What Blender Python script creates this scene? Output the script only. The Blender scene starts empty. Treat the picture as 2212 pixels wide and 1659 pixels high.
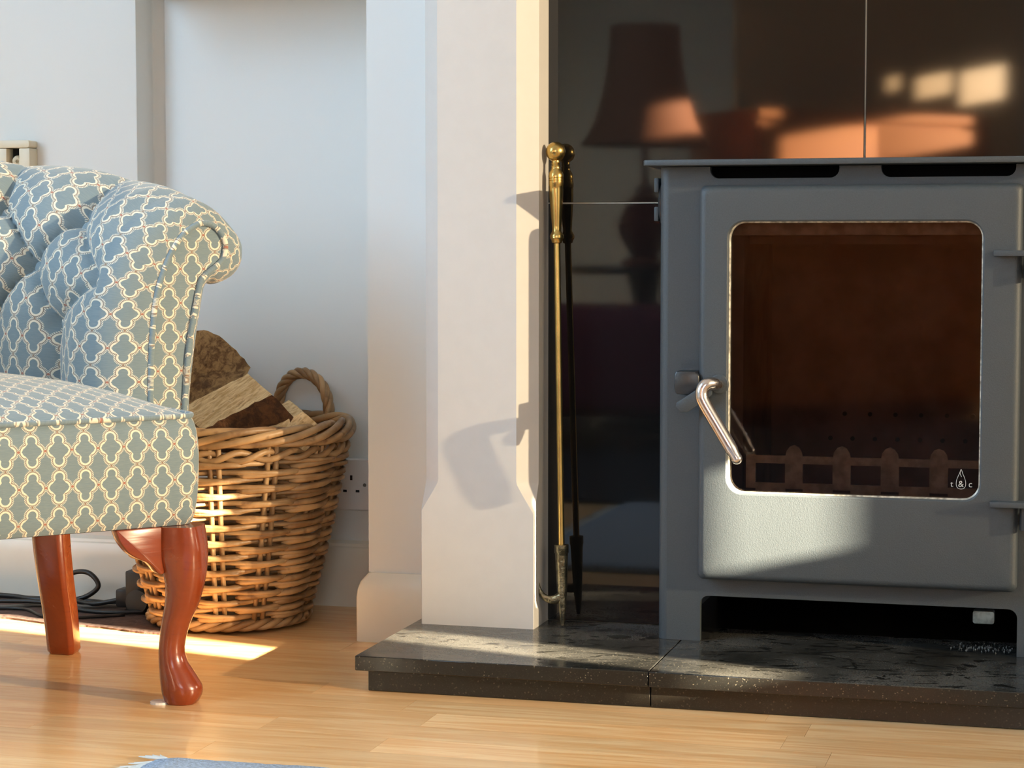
import bpy, bmesh, math, random
import numpy as np
from mathutils import Vector, Matrix
random.seed(7)
PI = math.pi
SC = bpy.context.scene
COL = SC.collection

# ------------------------------------------------------------------ camera
cam_d = bpy.data.cameras.new('camera'); cam = bpy.data.objects.new('camera', cam_d); COL.objects.link(cam)
cam_d.sensor_width = 36.0; cam_d.lens = 36.0 * 4500.0 / 2212.0; cam_d.clip_start = 0.05
cam.location = (0, 0, 0.6)
cam.rotation_euler = (PI / 2 - math.atan(302.0 / 4500.0), 0, math.radians(15.4))
SC.camera = cam

# ------------------------------------------------------------------ view, world, sun, windows' daylight, added rear fill
SC.view_settings.view_transform = 'Standard'; SC.view_settings.look = 'None'
SC.view_settings.gamma = 1.0; SC.view_settings.use_curve_mapping = False
SC.view_settings.exposure = 0.0
w = bpy.data.worlds.new('sky'); SC.world = w; w.use_nodes = True
w.node_tree.nodes['Background'].inputs[0].default_value = (0.62, 0.80, 1.0, 1)
w.node_tree.nodes['Background'].inputs[1].default_value = 1.6
sd = bpy.data.lights.new('sun', 'SUN'); sun = bpy.data.objects.new('sun', sd); COL.objects.link(sun)
sd.energy = 150.0; sd.angle = math.radians(0.53); sd.color = (1.0, 0.83, 0.58)
SUN_DIR = Vector((-0.9695, 0.2450, -0.2200)).normalized()      # the way the light travels
sun.rotation_euler = SUN_DIR.to_track_quat('-Z', 'Y').to_euler()
sun.location = (4, -1, 2)

def area(name, loc, direction, sx, sy, power, color):
    d = bpy.data.lights.new(name, 'AREA'); o = bpy.data.objects.new(name, d); COL.objects.link(o)
    d.shape = 'RECTANGLE'; d.size = sx; d.size_y = sy; d.energy = power; d.color = color
    o.location = loc; o.rotation_euler = Vector(direction).to_track_quat('-Z', 'Z').to_euler()
    return o
area('daylight_left_window', (-2.63, 1.15, 1.45), (1, 0, -.8), 1.6, 1.3, 69.0, (0.50, 0.745, 1.0))
area('rear_fill_light', (0.75, -3.18, 1.45), (0, 1, -.8), 1.4, 1.3, 28.0, (0.90, 0.95, 1.0))  # fill light added behind the viewer, not a known window
area('daylight_right_window', (1.96, 1.3, 1.35), (-1, 0, 0), 1.7, 1.5, 9.0, (1.0, 0.88, 0.70))

# ------------------------------------------------------------------ helpers
def lin(r, g, b):
    f = lambda c: (c / 255 / 12.92) if c / 255 <= 0.04045 else ((c / 255 + 0.055) / 1.055) ** 2.4
    return (f(r), f(g), f(b), 1.0)

def link(name, me, mat=None, parent=None, kind=None, smooth=False):
    o = bpy.data.objects.new(name, me); COL.objects.link(o)
    if mat is not None:
        if len(me.materials): me.materials.clear()
        for m in (mat if isinstance(mat, (list, tuple)) else [mat]): me.materials.append(m)
    if parent is not None: o.parent = parent
    if kind: o['kind'] = kind
    if smooth is True: me.polygons.foreach_set('use_smooth', [True] * len(me.polygons))
    elif smooth: me.polygons.foreach_set('use_smooth', [True] * len(me.polygons)); me.set_sharp_from_angle(angle=math.radians(smooth))
    return o

def tag(o, label=None, cat=None, group=None):
    if label: o['label'] = label
    if cat: o['category'] = cat
    if group: o['group'] = group
    return o

def thing(name, label, cat, loc=(0, 0, 0), rz=0.0, group=None):
    o = bpy.data.objects.new(name, None); COL.objects.link(o); o.empty_display_size = 0.05
    o.location = loc; o.rotation_euler = (0, 0, rz)
    return tag(o, label, cat, group)

class MB:
    """collects shapes into one mesh"""
    def __init__(s): s.v = []; s.f = []; s.m = []; s.uv = None
    def add(s, v, f, mi=0):
        n = len(s.v); s.v += [tuple(p) for p in v]; s.f += [tuple(n + i for i in q) for q in f]; s.m += [mi] * len(f)
    def box(s, x0, x1, y0, y1, z0, z1, mi=0):
        v = [(x0, y0, z0), (x1, y0, z0), (x1, y1, z0), (x0, y1, z0), (x0, y0, z1), (x1, y0, z1), (x1, y1, z1), (x0, y1, z1)]
        s.add(v, [(0, 3, 2, 1), (4, 5, 6, 7), (0, 1, 5, 4), (1, 2, 6, 5), (2, 3, 7, 6), (3, 0, 4, 7)], mi); return s
    def loft(s, rings, cap=True, closed=True, loop=False, mi=0):
        n = len(rings[0]); v = [p for r in rings for p in r]; f = []
        m = len(rings)
        for i in range(m if loop else m - 1):
            i2 = (i + 1) % m
            for j in range(n if closed else n - 1):
                k = (j + 1) % n
                f.append((i * n + j, i * n + k, i2 * n + k, i2 * n + j))
        if cap and not loop:
            f.append(tuple(reversed(range(n)))); f.append(tuple((m - 1) * n + j for j in range(n)))
        s.add(v, f, mi); return s
    def tube(s, path, rad, n=8, loop=False, squash=1.0, mi=0):
        P = [Vector(p) for p in path]; m = len(P)
        R = rad if isinstance(rad, (list, tuple)) else [rad] * m
        T = []
        for i in range(m):
            a = P[(i - 1) % m] if (loop or i) else P[0]; b = P[(i + 1) % m] if (loop or i < m - 1) else P[-1]
            T.append((b - a).normalized())
        u = Vector((0, 0, 1)); u = u - T[0] * u.dot(T[0])
        if u.length < 0.1: u = Vector((1, 0, 0)); u = u - T[0] * u.dot(T[0])
        u.normalize(); rings = []
        for i in range(m):
            u = (u - T[i] * u.dot(T[i])).normalized(); w_ = T[i].cross(u)
            rings.append([P[i] + (u * math.cos(2 * PI * k / n) + w_ * squash * math.sin(2 * PI * k / n)) * R[i] for k in range(n)])
        s.loft(rings, cap=not loop, loop=loop, mi=mi); return s
    def lathe(s, prof, n=24, origin=(0, 0, 0), axis=(0, 0, 1), mi=0):
        A = Vector(axis).normalized(); q = Vector((0, 0, 1)).rotation_difference(A); O = Vector(origin)
        s.loft([[O + q @ Vector((r * math.cos(2 * PI * k / n), r * math.sin(2 * PI * k / n), z)) for k in range(n)] for r, z in prof], mi=mi); return s
    def sphere(s, c, r, n=16, sz=1.0, mi=0):
        s.lathe([(max(1e-4, r * math.sin(PI * i / n)), -r * sz * math.cos(PI * i / n)) for i in range(n + 1)], n * 2 - 8 if n > 8 else n, c, mi=mi); return s
    def mesh(s, name='m'):
        me = bpy.data.meshes.new(name); me.from_pydata(s.v, [], s.f)
        me.polygons.foreach_set('material_index', s.m)
        bm = bmesh.new(); bm.from_mesh(me); bmesh.ops.recalc_face_normals(bm, faces=bm.faces); bm.to_mesh(me); bm.free()
        return me
    def build(s, name, mat, parent=None, kind=None, smooth=False, bevel=0.0, seg=2):
        me = s.mesh(name)
        if bevel:
            bm = bmesh.new(); bm.from_mesh(me)
            ed = [e for e in bm.edges if len(e.link_faces) == 2 and e.calc_face_angle(0) > 0.5]
            bmesh.ops.bevel(bm, geom=ed, offset=bevel, segments=seg, affect='EDGES', profile=0.5)
            bm.to_mesh(me); bm.free()
        return link(name, me, mat, parent, kind, smooth if smooth else (40 if bevel else False))

def box(name, b, mat, parent=None, kind=None, bevel=0.0, seg=2):
    return MB().box(*b).build(name, mat, parent, kind, bevel=bevel, seg=seg)

def prism(poly, axis, a, b):
    """poly of 2-tuples extruded along axis 'x','y' or 'z' from a to b"""
    def p3(p, t):
        return {'x': (t, p[0], p[1]), 'y': (p[0], t, p[1]), 'z': (p[0], p[1], t)}[axis]
    m = MB(); m.loft([[p3(p, a) for p in poly], [p3(p, b) for p in poly]]); return m

def rrect(x0, x1, z0, z1, r, n=6):
    out = []
    for cx, cz, a0 in ((x1 - r, z1 - r, 0), (x0 + r, z1 - r, 90), (x0 + r, z0 + r, 180), (x1 - r, z0 + r, 270)):
        for k in range(n + 1):
            a = math.radians(a0 + 90 * k / n); out.append((cx + r * math.cos(a), cz + r * math.sin(a)))
    return out

def cr(P, n, closed=False):
    P = np.array(P, float); m = len(P); out = []
    Q = np.vstack([P[-1], P, P[0], P[1]]) if closed else np.vstack([2 * P[0] - P[1], P, 2 * P[-1] - P[-2]])
    for i in range(m if closed else m - 1):
        p0, p1, p2, p3 = Q[i:i + 4]
        for k in range(n):
            t = k / n
            out.append(.5 * ((2 * p1) + (-p0 + p2) * t + (2 * p0 - 5 * p1 + 4 * p2 - p3) * t * t + (-p0 + 3 * p1 - 3 * p2 + p3) * t ** 3))
    if not closed: out.append(P[-1])
    return np.array(out)

# ------------------------------------------------------------------ materials
class NT:
    def __init__(s, name):
        s.mat = bpy.data.materials.new(name); s.mat.use_nodes = True; s.t = s.mat.node_tree
        s.b = s.t.nodes['Principled BSDF']; s.out = s.t.nodes['Material Output']
    def n(s, typ, **kw):
        nd = s.t.nodes.new(typ)
        for k, v in kw.items():
            if k in nd.inputs.keys() if isinstance(k, str) else False: pass
            setattr(nd, k, v)
        return nd
    def set(s, nd, key, v):
        i = nd.inputs[key]
        if hasattr(v, 'is_output') or isinstance(v, bpy.types.NodeSocket): s.t.links.new(v, i)
        else: i.default_value = v
    def m(s, op, a, b=0.0, c=None, clamp=False):
        nd = s.n('ShaderNodeMath', operation=op); nd.use_clamp = clamp
        s.set(nd, 0, a); s.set(nd, 1, b)
        if c is not None: s.set(nd, 2, c)
        return nd.outputs[0]
    def mix(s, f, a, b):
        nd = s.n('ShaderNodeMix', data_type='RGBA'); s.set(nd, 0, f); s.set(nd, 6, a); s.set(nd, 7, b); return nd.outputs[2]
    def ss(s, x, e0, e1):
        nd = s.n('ShaderNodeMapRange', interpolation_type='SMOOTHSTEP'); s.set(nd, 0, x); s.set(nd, 1, e0); s.set(nd, 2, e1); return nd.outputs[0]
    def noise(s, vec, scale, detail=3.0, rough=0.5, dist=0.0):
        nd = s.n('ShaderNodeTexNoise'); s.set(nd, 'Vector', vec); s.set(nd, 'Scale', scale); s.set(nd, 'Detail', detail)
        s.set(nd, 'Roughness', rough); s.set(nd, 'Distortion', dist); return nd.outputs[0]
    def coord(s, which='Object', scale=(1, 1, 1), rnd=0.0):
        tc = s.n('ShaderNodeTexCoord'); mp = s.n('ShaderNodeMapping'); s.set(mp, 'Vector', tc.outputs[which]); s.set(mp, 'Scale', scale)
        if rnd:
            oi = s.n('ShaderNodeObjectInfo'); v = s.n('ShaderNodeCombineXYZ')
            s.set(v, 0, s.m('MULTIPLY', oi.outputs['Random'], rnd)); s.set(v, 1, s.m('MULTIPLY', oi.outputs['Random'], rnd * 3.7))
            s.set(v, 2, s.m('MULTIPLY', oi.outputs['Random'], rnd * 1.9)); s.set(mp, 'Location', v.outputs[0])
        return mp.outputs[0]
    def bump(s, h, dist=0.001, strength=1.0):
        nd = s.n('ShaderNodeBump'); s.set(nd, 'Height', h); s.set(nd, 'Distance', dist); s.set(nd, 'Strength', strength)
        s.t.links.new(nd.outputs[0], s.b.inputs['Normal']); return nd
    def p(s, **kw):
        for k, v in kw.items(): s.set(s.b, {'col': 'Base Color', 'rough': 'Roughness', 'metal': 'Metallic', 'spec': 'Specular IOR Level', 'coat': 'Coat Weight', 'coatr': 'Coat Roughness', 'sheen': 'Sheen Weight', 'ior': 'IOR'}[k], v)
        return s

def simple(name, col, rough=0.5, metal=0.0, nz=0.0, nscale=60, bump=0.0, spec=0.5, coat=0.0, coatr=0.1):
    t = NT(name); v = t.coord()
    c = col if len(col) == 4 else (*col, 1)
    if nz:
        nn = t.noise(v, nscale, 4)
        c2 = tuple(min(1, x * (1 + nz)) for x in c[:3]) + (1,); c1 = tuple(x * (1 - nz) for x in c[:3]) + (1,)
        t.p(col=t.mix(t.ss(nn, 0.3, 0.7), c1, c2))
    else: t.p(col=c)
    if bump: t.bump(t.noise(v, nscale * 1.7, 5), bump)
    t.p(rough=rough, metal=metal, spec=spec, coat=coat, coatr=coatr); return t.mat

def m_wall(name, col, bump=0.0012):
    t = NT(name); v = t.coord()
    big = t.noise(v, 2.2, 3); t.p(col=t.mix(big, tuple(c * 0.97 for c in col[:3]) + (1,), col), rough=0.55, spec=0.35)
    h = t.m('ADD', t.m('MULTIPLY', t.noise(t.coord(scale=(1, 1, .35)), 9, 3), 1.0), t.m('MULTIPLY', t.noise(v, 160, 2), 0.06))
    t.bump(h, bump); return t.mat

def m_wood(name, c1, c2, c3, rough=0.28, gscale=1.0, coat=0.3, rnd=9.0, vary=0.16):
    t = NT(name); v = t.coord(scale=(1.1 * gscale, 13 * gscale, 13 * gscale), rnd=rnd)
    g = t.noise(v, 2.6, 6, 0.62, 1.6); f = t.noise(t.coord(scale=(4 * gscale, 120 * gscale, 120 * gscale), rnd=rnd), 3.0, 3, 0.6)
    w_ = t.noise(t.coord(scale=(.8, 3.2, 3.2), rnd=rnd), 3.0, 2)
    a = t.mix(t.ss(g, 0.34, 0.66), c1, c2); a = t.mix(t.m('MULTIPLY', t.ss(f, 0.56, 0.78), 0.45), a, c3)
    a = t.mix(t.m('MULTIPLY', t.ss(w_, 0.45, 0.75), 0.3), a, c1)
    oi = t.n('ShaderNodeObjectInfo'); hs = t.n('ShaderNodeHueSaturation')
    t.set(hs, 'Value', t.m('ADD', 1.0 - vary * .55, t.m('MULTIPLY', oi.outputs['Random'], vary))); t.set(hs, 'Color', a)
    t.p(col=hs.outputs[0], rough=t.m('ADD', rough, t.m('MULTIPLY', g, 0.12)), coat=coat, coatr=0.12); t.bump(f, 0.00025); return t.mat

def m_granite(name, base, dust=0.0, rough=0.06):
    t = NT(name); v = t.coord()
    vo = t.n('ShaderNodeTexVoronoi'); t.set(vo, 'Vector', v); t.set(vo, 'Scale', 900.0)
    sp = t.n('ShaderNodeSeparateColor'); t.set(sp, 0, vo.outputs['Color'])
    k = t.ss(sp.outputs[0], 0.80, 1.0); glint = 0.7 if dust else (0.25 if rough > .1 else 0.0)
    c = t.mix(t.m('MULTIPLY', k, 0.55 if rough > .05 else 0.12), base, (0.030, 0.030, 0.026, 1))
    vo2 = t.n('ShaderNodeTexVoronoi'); t.set(vo2, 'Vector', v); t.set(vo2, 'Scale', 620.0)
    sp2 = t.n('ShaderNodeSeparateColor'); t.set(sp2, 0, vo2.outputs['Color'])
    c = t.mix(t.m('MULTIPLY', t.ss(sp2.outputs[1], 0.965, 0.99), glint), c, (0.16, 0.145, 0.11, 1))
    if dust:
        a = t.noise(v, 5.0, 4, 0.6, 0.4); st = t.noise(t.coord(scale=(1.0, 2.4, 1)), 11.0, 3, 0.5, 3.2)
        wiped = t.m('MULTIPLY', t.ss(st, 0.57, 0.60), 0.97); d = t.m('MULTIPLY', t.m('SUBTRACT', 1.0, wiped), t.ss(a, 0.25, 0.75))
        fine = t.ss(t.noise(v, 380, 2), 0.35, 0.7)
        d = t.m('MULTIPLY', d, t.m('MULTIPLY_ADD', fine, 0.5, 0.6)); d = t.m('MULTIPLY', d, dust)
        ge = t.n('ShaderNodeNewGeometry'); sz = t.n('ShaderNodeSeparateXYZ'); t.set(sz, 0, ge.outputs['Normal']); d = t.m('MULTIPLY', d, t.ss(sz.outputs[2], 0.5, 0.9)); c = t.mix(d, c, (0.105, 0.102, 0.092, 1)); t.p(rough=t.m('MULTIPLY_ADD', d, 0.35, rough + 0.02))
    else: t.p(rough=t.m('MULTIPLY_ADD', t.noise(v, 3.0, 3), 0.04, rough))
    t.p(col=c, spec=0.62 if rough < .05 else 0.45); return t.mat

def m_fabric():
    W, H = 0.0347, 0.0465
    t = NT('trellis_woven_fabric'); uv = t.n('ShaderNodeUVMap'); uv.uv_map = 'uv'
    sx = t.n('ShaderNodeSeparateXYZ'); t.set(sx, 0, uv.outputs[0]); u, v = sx.outputs[0], sx.outputs[1]
    def cell(x, per, ph):
        q = t.m('FRACT', t.m('ADD', t.m('DIVIDE', x, per), ph)); return t.m('MULTIPLY', t.m('ABSOLUTE', t.m('SUBTRACT', q, 0.5)), per)
    ax = cell(u, W, 0.5 - 0.033 / W + 10); ay = cell(v, H, 0.5 - 0.3455 / H + 20)
    def circ(cx, cy, r):
        dx = t.m('SUBTRACT', ax, cx); dy = t.m('SUBTRACT', ay, cy)
        return t.m('SUBTRACT', t.m('SQRT', t.m('ADD', t.m('MULTIPLY', dx, dx), t.m('MULTIPLY', dy, dy))), r)
    d = t.m('MINIMUM', t.m('MINIMUM', circ(0.0070, 0, 0.0104), circ(0, 0.0129, 0.0104)), t.m('MULTIPLY', t.m('SUBTRACT', t.m('ADD', t.m('DIVIDE', ax, 0.0175), t.m('DIVIDE', ay, 0.0208)), 1.0), 0.0134))
    d = t.m('ADD', d, 0.0014)
    dia = t.m('MULTIPLY', t.m('SUBTRACT', t.m('ADD', t.m('DIVIDE', ax, 0.0133), t.m('DIVIDE', ay, 0.0152)), 1.0), 0.0102)
    di = t.m('MINIMUM', t.m('ADD', d, 0.0036), dia)
    base = lin(118, 136, 144); base2 = lin(132, 147, 151); cream = lin(240, 230, 208); brown = lin(150, 126, 104)
    thread = t.noise(t.coord('UV', scale=(90, 900, 1)), 1.0, 2); th2 = t.ss(thread, 0.35, 0.7)
    c = t.mix(t.m('MULTIPLY', th2, 0.7), base, base2)
    band = t.m('MULTIPLY', t.ss(di, -0.0002, 0.0003), t.m('SUBTRACT', 1.0, t.ss(d, -0.0012, -0.0008)))
    c = t.mix(t.m('MULTIPLY', band, 0.92), c, cream)
    ln = t.m('MULTIPLY', t.ss(d, -0.0014, -0.0010), t.m('SUBTRACT', 1.0, t.ss(d, -0.0004, 0.0)))
    c = t.mix(t.m('MULTIPLY', ln, 0.75), c, brown)
    bead = t.ss(t.m('SINE', t.m('MULTIPLY', t.m('SUBTRACT', ay, ax), 2 * PI / 0.0026)), -0.6, 0.1)
    bb = t.m('MULTIPLY', t.m('MULTIPLY', t.ss(d, -0.0004, 0.0), t.m('SUBTRACT', 1.0, t.ss(d, 0.0016, 0.0021))), bead)
    c = t.mix(t.m('MULTIPLY', bb, 0.9), c, cream)
    dx = t.m('SUBTRACT', ax, W / 2); rd = t.m('SQRT', t.m('ADD', t.m('MULTIPLY', dx, dx), t.m('MULTIPLY', ay, ay)))
    c = t.mix(t.m('SUBTRACT', 1.0, t.ss(rd, 0.0014, 0.0019)), c, lin(176, 118, 100))
    dy = t.m('SUBTRACT', ay, H / 2); rd = t.m('SQRT', t.m('ADD', t.m('MULTIPLY', dy, dy), t.m('MULTIPLY', ax, ax)))
    c = t.mix(t.m('SUBTRACT', 1.0, t.ss(rd, 0.0012, 0.0017)), c, lin(150, 126, 108))
    t.p(col=c, rough=0.7, spec=0.3, sheen=0.3)
    h = t.m('ADD', t.m('MULTIPLY', t.m('ADD', band, bb), 0.6), t.m('MULTIPLY', thread, 0.5)); t.bump(h, 0.0005); return t.mat

M = {}
M['wall'] = m_wall('cream_wall_paint', (0.745, 0.762, 0.745, 1))
M['rear_wall'] = m_wall('cool_rear_wall_paint', (0.50, 0.57, 0.64, 1))
M['trim'] = simple('satin_trim_paint', (0.80, 0.76, 0.66), 0.38, nz=0.03, nscale=8, bump=0.0003)
M['ceiling'] = m_wall('ceiling_paint', (0.85, 0.85, 0.82, 1))
M['floor'] = m_wood('golden_beech_floor', lin(238, 180, 116), lin(252, 212, 156), lin(196, 136, 80), rough=0.30, coat=0.35)
M['subfloor'] = simple('dark_floor_joint', lin(96, 58, 30), 0.7)
M['maho'] = m_wood('polished_mahogany', lin(130, 52, 18), lin(138, 58, 22), lin(104, 38, 13), rough=0.20, gscale=0.35, coat=0.5, vary=0.05)
M['granite'] = m_granite('polished_black_granite', (0.013, 0.013, 0.012, 1), dust=1.0)
M['plinth'] = m_granite('black_granite_riser', (0.016, 0.014, 0.011, 1), rough=0.16)
M['tile'] = m_granite('black_polished_tile', (0.007, 0.007, 0.007, 1), rough=0.018)
M['grout'] = simple('pale_grout', lin(190, 185, 172), 0.8)
M['stone'] = simple('honed_limestone', (0.61, 0.585, 0.555), 0.5, nz=0.012, nscale=40, bump=0.0002)
M['stove'] = simple('charcoal_stove_paint', (0.047, 0.059, 0.068), 0.50, nz=0.07, nscale=500, bump=0.0003, spec=0.6)
M['stove_in'] = simple('sooty_black_steel', (0.004, 0.004, 0.004), 0.9, spec=0.05)
M['brick'] = simple('brown_firebrick', (0.095, 0.060, 0.050), 0.9, nz=0.35, nscale=14, bump=0.002)
M['fence'] = simple('sooty_cast_iron', (0.24, 0.20, 0.165), 0.7, nz=0.3, nscale=60, bump=0.0006)
M['steel'] = simple('brushed_stainless_steel', (0.72, 0.66, 0.63), 0.22, 1.0)
M['blacksteel'] = simple('black_pressed_steel', (0.018, 0.020, 0.023), 0.35, 0.0, spec=0.7)
M['rim'] = simple('pale_glass_seal', (0.42, 0.40, 0.34), 0.35, 0.3, nz=0.5, nscale=150)
M['brass'] = simple('antique_brass', (0.60, 0.42, 0.14), 0.26, 1.0, nz=0.12, nscale=30)
M['iron'] = simple('dark_cast_metal', (0.20, 0.18, 0.12), 0.25, 0.9, nz=0.5, nscale=90, bump=0.0015)
M['fabric'] = m_fabric()
M['seam'] = simple('dark_seam_thread', lin(62, 70, 84), 0.9)
M['lining'] = simple('black_dust_cover', (0.02, 0.02, 0.02), 0.9)
M['plastic'] = simple('white_socket_plastic', (0.78, 0.77, 0.76), 0.3, spec=0.5)
M['cream_plastic'] = simple('cream_plastic', lin(216, 204, 178), 0.4)
M['dark'] = simple('black_hole', (0.008, 0.008, 0.008), 0.8)
M['rubber'] = simple('black_cable_rubber', (0.012, 0.012, 0.013), 0.45)
M['grey_rubber'] = simple('grey_cable_rubber', (0.16, 0.15, 0.13), 0.5)
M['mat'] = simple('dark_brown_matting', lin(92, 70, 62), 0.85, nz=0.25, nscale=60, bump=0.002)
M['rug'] = simple('pale_blue_wool', lin(176, 190, 208), 0.95, nz=0.2, nscale=220, bump=0.004)
M['fringe'] = simple('white_fringe_yarn', lin(225, 222, 212), 0.9)
M['ash'] = simple('pale_ash_crumbs', lin(120, 122, 118), 0.9, nz=0.4, nscale=300)
M['zinc'] = simple('dusty_zinc', lin(150, 165, 165), 0.5, 0.4, nz=0.3, nscale=120)
M['print'] = simple('white_glass_print', (0.75, 0.74, 0.68), 0.6)

def m_wicker():
    t = NT('brown_willow'); v = t.coord(rnd=5.0)
    a = t.mix(t.ss(t.noise(v, 16, 3), 0.3, 0.7), lin(128, 96, 62), lin(188, 152, 108)); a = t.mix(t.m('MULTIPLY', t.ss(t.noise(v, 45, 3), 0.58, 0.75), 0.6), a, lin(96, 62, 36))
    t.p(col=a, rough=0.42, spec=0.45); t.bump(t.noise(v, 160, 3), 0.0006); return t.mat
M['wicker'] = m_wicker()
def m_split():
    t = NT('split_log_wood'); v = t.coord(scale=(1, 1, 1))
    sp = t.n('ShaderNodeSeparateXYZ'); t.set(sp, 0, v); al = t.m('MULTIPLY', t.m('ADD', sp.outputs[0], sp.outputs[2]), 6.0); ac = t.m('MULTIPLY', t.m('SUBTRACT', sp.outputs[0], sp.outputs[2]), 120.0)
    cb = t.n('ShaderNodeCombineXYZ'); t.set(cb, 0, al); t.set(cb, 1, ac); t.set(cb, 2, t.m('MULTIPLY', sp.outputs[1], 110.0)); gv = cb.outputs[0]
    g = t.noise(gv, 1.0, 4, 0.6, 0.3); a = t.mix(t.ss(g, 0.3, 0.7), lin(204, 166, 112), lin(248, 224, 178))
    a = t.mix(t.m('MULTIPLY', t.ss(t.noise(gv, 2.3, 3), 0.58, 0.68), 0.55), a, lin(140, 96, 54)); t.p(col=a, rough=0.8); t.bump(g, 0.002); return t.mat
def m_bark(name, c1, c2, c3):
    t = NT(name); v = t.coord(); g = t.noise(v, 85, 6, 0.7, 0.5); h = t.noise(t.coord(scale=(1, 1, 2.4)), 13, 4, 0.6, 1.5)
    a = t.mix(t.ss(g, 0.38, 0.62), c1, c2); a = t.mix(t.m('MULTIPLY', t.ss(h, 0.5, 0.72), 0.8), a, c3); t.p(col=a, rough=0.9); t.bump(t.m('ADD', g, h), 0.003); return t.mat
M['split'] = m_split()
M['bark'] = m_bark('weathered_log_face', lin(110, 82, 54), lin(172, 140, 98), lin(84, 58, 40))
M['bark2'] = m_bark('dark_sawn_log_end', lin(70, 44, 26), lin(104, 68, 38), lin(48, 30, 18))

# ------------------------------------------------------------------ room shell
XC = -0.295                                  # centre line of the fireplace
YW, YS, YB, YT = 3.25, 3.19, 2.965, 2.934    # alcove back, left wall step, chimney breast, tiles
def struct(name, b, mat, **k): return box(name, b, mat, kind='structure', **k)
struct('wall_back', (-1.5005, -0.90, YW, YW + .1, 0, 2.4), M['wall'])
# left wall section steps 6 cm forward; its return has two facets
MB().loft([[(-3.0, YS, z), (-1.5245, YS, z), (-1.5230, YW - .001, z), (-1.4985, YW + .004, z), (-1.4985, YW + .1, z), (-3.0, YW + .1, z)] for z in (0, 2.4)]).build('wall_back_left', M['wall'], kind='structure', bevel=0.003)
# chimney breast with the stove recess cut through it
br = MB(); x0, x1 = -1.042, 2 * XC + 1.042
br.box(x0, -0.56, YB, YW + .1, 0, 2.4); br.box(-0.03, x1, YB, YW + .1, 0, 2.4); br.box(-0.56, -0.03, YB, YW + .1, 0.665, 2.4)
br.build('wall_breast', M['wall'], kind='structure')
struct('wall_recess', (-0.56, -0.03, YW + .02, YW + .1, 0, 0.665), M['stove_in'])
struct('wall_back_right', (x1, 2.1, YW, YW + .1, 0, 2.4), M['wall'])
struct('ceiling', (-2.7, 2.1, -3.3, 3.35, 2.4, 2.5), M['ceiling'])
struct('trim_1', (-1.4985, -1.042, 3.03, YW, 1.012, 1.045), M['trim'])

def wall_holes(name, axis, pos, thick, a0, a1, z0, z1, holes, mat, kind='structure', parent=None):
    """a wall panel split round rectangular openings"""
    As = sorted({a0, a1, *[h[0] for h in holes], *[h[1] for h in holes]}); Zs = sorted({z0, z1, *[h[2] for h in holes], *[h[3] for h in holes]})
    m = MB()
    for i in range(len(As) - 1):
        for j in range(len(Zs) - 1):
            ca, cz = (As[i] + As[i + 1]) / 2, (Zs[j] + Zs[j + 1]) / 2
            if any(h[0] < ca < h[1] and h[2] < cz < h[3] for h in holes): continue
            if axis == 'x': m.box(pos, pos + thick, As[i], As[i + 1], Zs[j], Zs[j + 1])
            else: m.box(As[i], As[i + 1], pos, pos + thick, Zs[j], Zs[j + 1])
    return m.build(name, mat, parent, kind)
wall_holes('wall_left', 'x', -2.7, 0.1, -3.3, 3.35, 0, 2.4, [(0.35, 1.95, 0.8, 2.1)], M['wall'])
wall_holes('wall_rear', 'y', -3.3, 0.1, -2.7, 2.1, 0, 2.4, [(0.05, 1.45, 0.8, 2.1)], M['rear_wall'])
wall_holes('wall_right', 'x', 2.0, 0.1, -3.3, 3.35, 0, 2.4, [(0.4, 2.35, 0.5, 2.15), (-3.15, -1.3, 0.5, 2.15)], M['wall'])
def window_frame(name, axis, pos, a0, a1, z0, z1):
    m = MB(); t = 0.04
    def bb(p, q, r, s):
        if axis == 'x': m.box(pos, pos + .05, p, q, r, s)
        else: m.box(p, q, pos, pos + .05, r, s)
    bb(a0, a1, z0, z0 + t); bb(a0, a1, z1 - t, z1); bb(a0, a0 + t, z0 + t, z1 - t); bb(a1 - t, a1, z0 + t, z1 - t)
    return m.build(name, M['trim'], kind='structure')
window_frame('window_1', 'x', -2.69, 0.35, 1.95, 0.8, 2.1)
window_frame('added_rear_window', 'y', -3.29, 0.05, 1.45, 0.8, 2.1)  # frame added around the unseen rear fill light
window_frame('window_3', 'x', 2.04, 0.4, 2.35, 0.5, 2.15)
window_frame('window_4', 'x', 2.04, -3.15, -1.3, 0.5, 2.15)

# added unseen sheet: dims the right window's sun, two gaps shape bright patches
t = NT('sheer_sun_dimmer'); tr = t.n('ShaderNodeBsdfTransparent'); tr.inputs[0].default_value = (1, .97, .92, 1)
tl = t.n('ShaderNodeBsdfTranslucent'); tl.inputs[0].default_value = (.07, .066, .06, 1); mx = t.n('ShaderNodeMixShader'); mx.inputs[0].default_value = 0.850
t.t.links.new(tr.outputs[0], mx.inputs[1]); t.t.links.new(tl.outputs[0], mx.inputs[2]); t.t.links.new(mx.outputs[0], t.out.inputs[0]); M['sun_dimmer'] = t.mat
t = NT('brown_sun_mask'); t.p(col=lin(110, 84, 60), rough=0.9); M['sun_mask'] = t.mat
c = wall_holes('sun_mask', 'x', 1.985, 0.002, 0.35, 2.40, 0.45, 2.2, [(1.985, 2.069, 0.585, 0.965), (2.176, 2.220, 0.711, 0.852)], M['sun_dimmer'], kind=None)
tag(c, 'sheer sheet added over the right hand window to dim and shape the sun', 'sun_mask')

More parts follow.
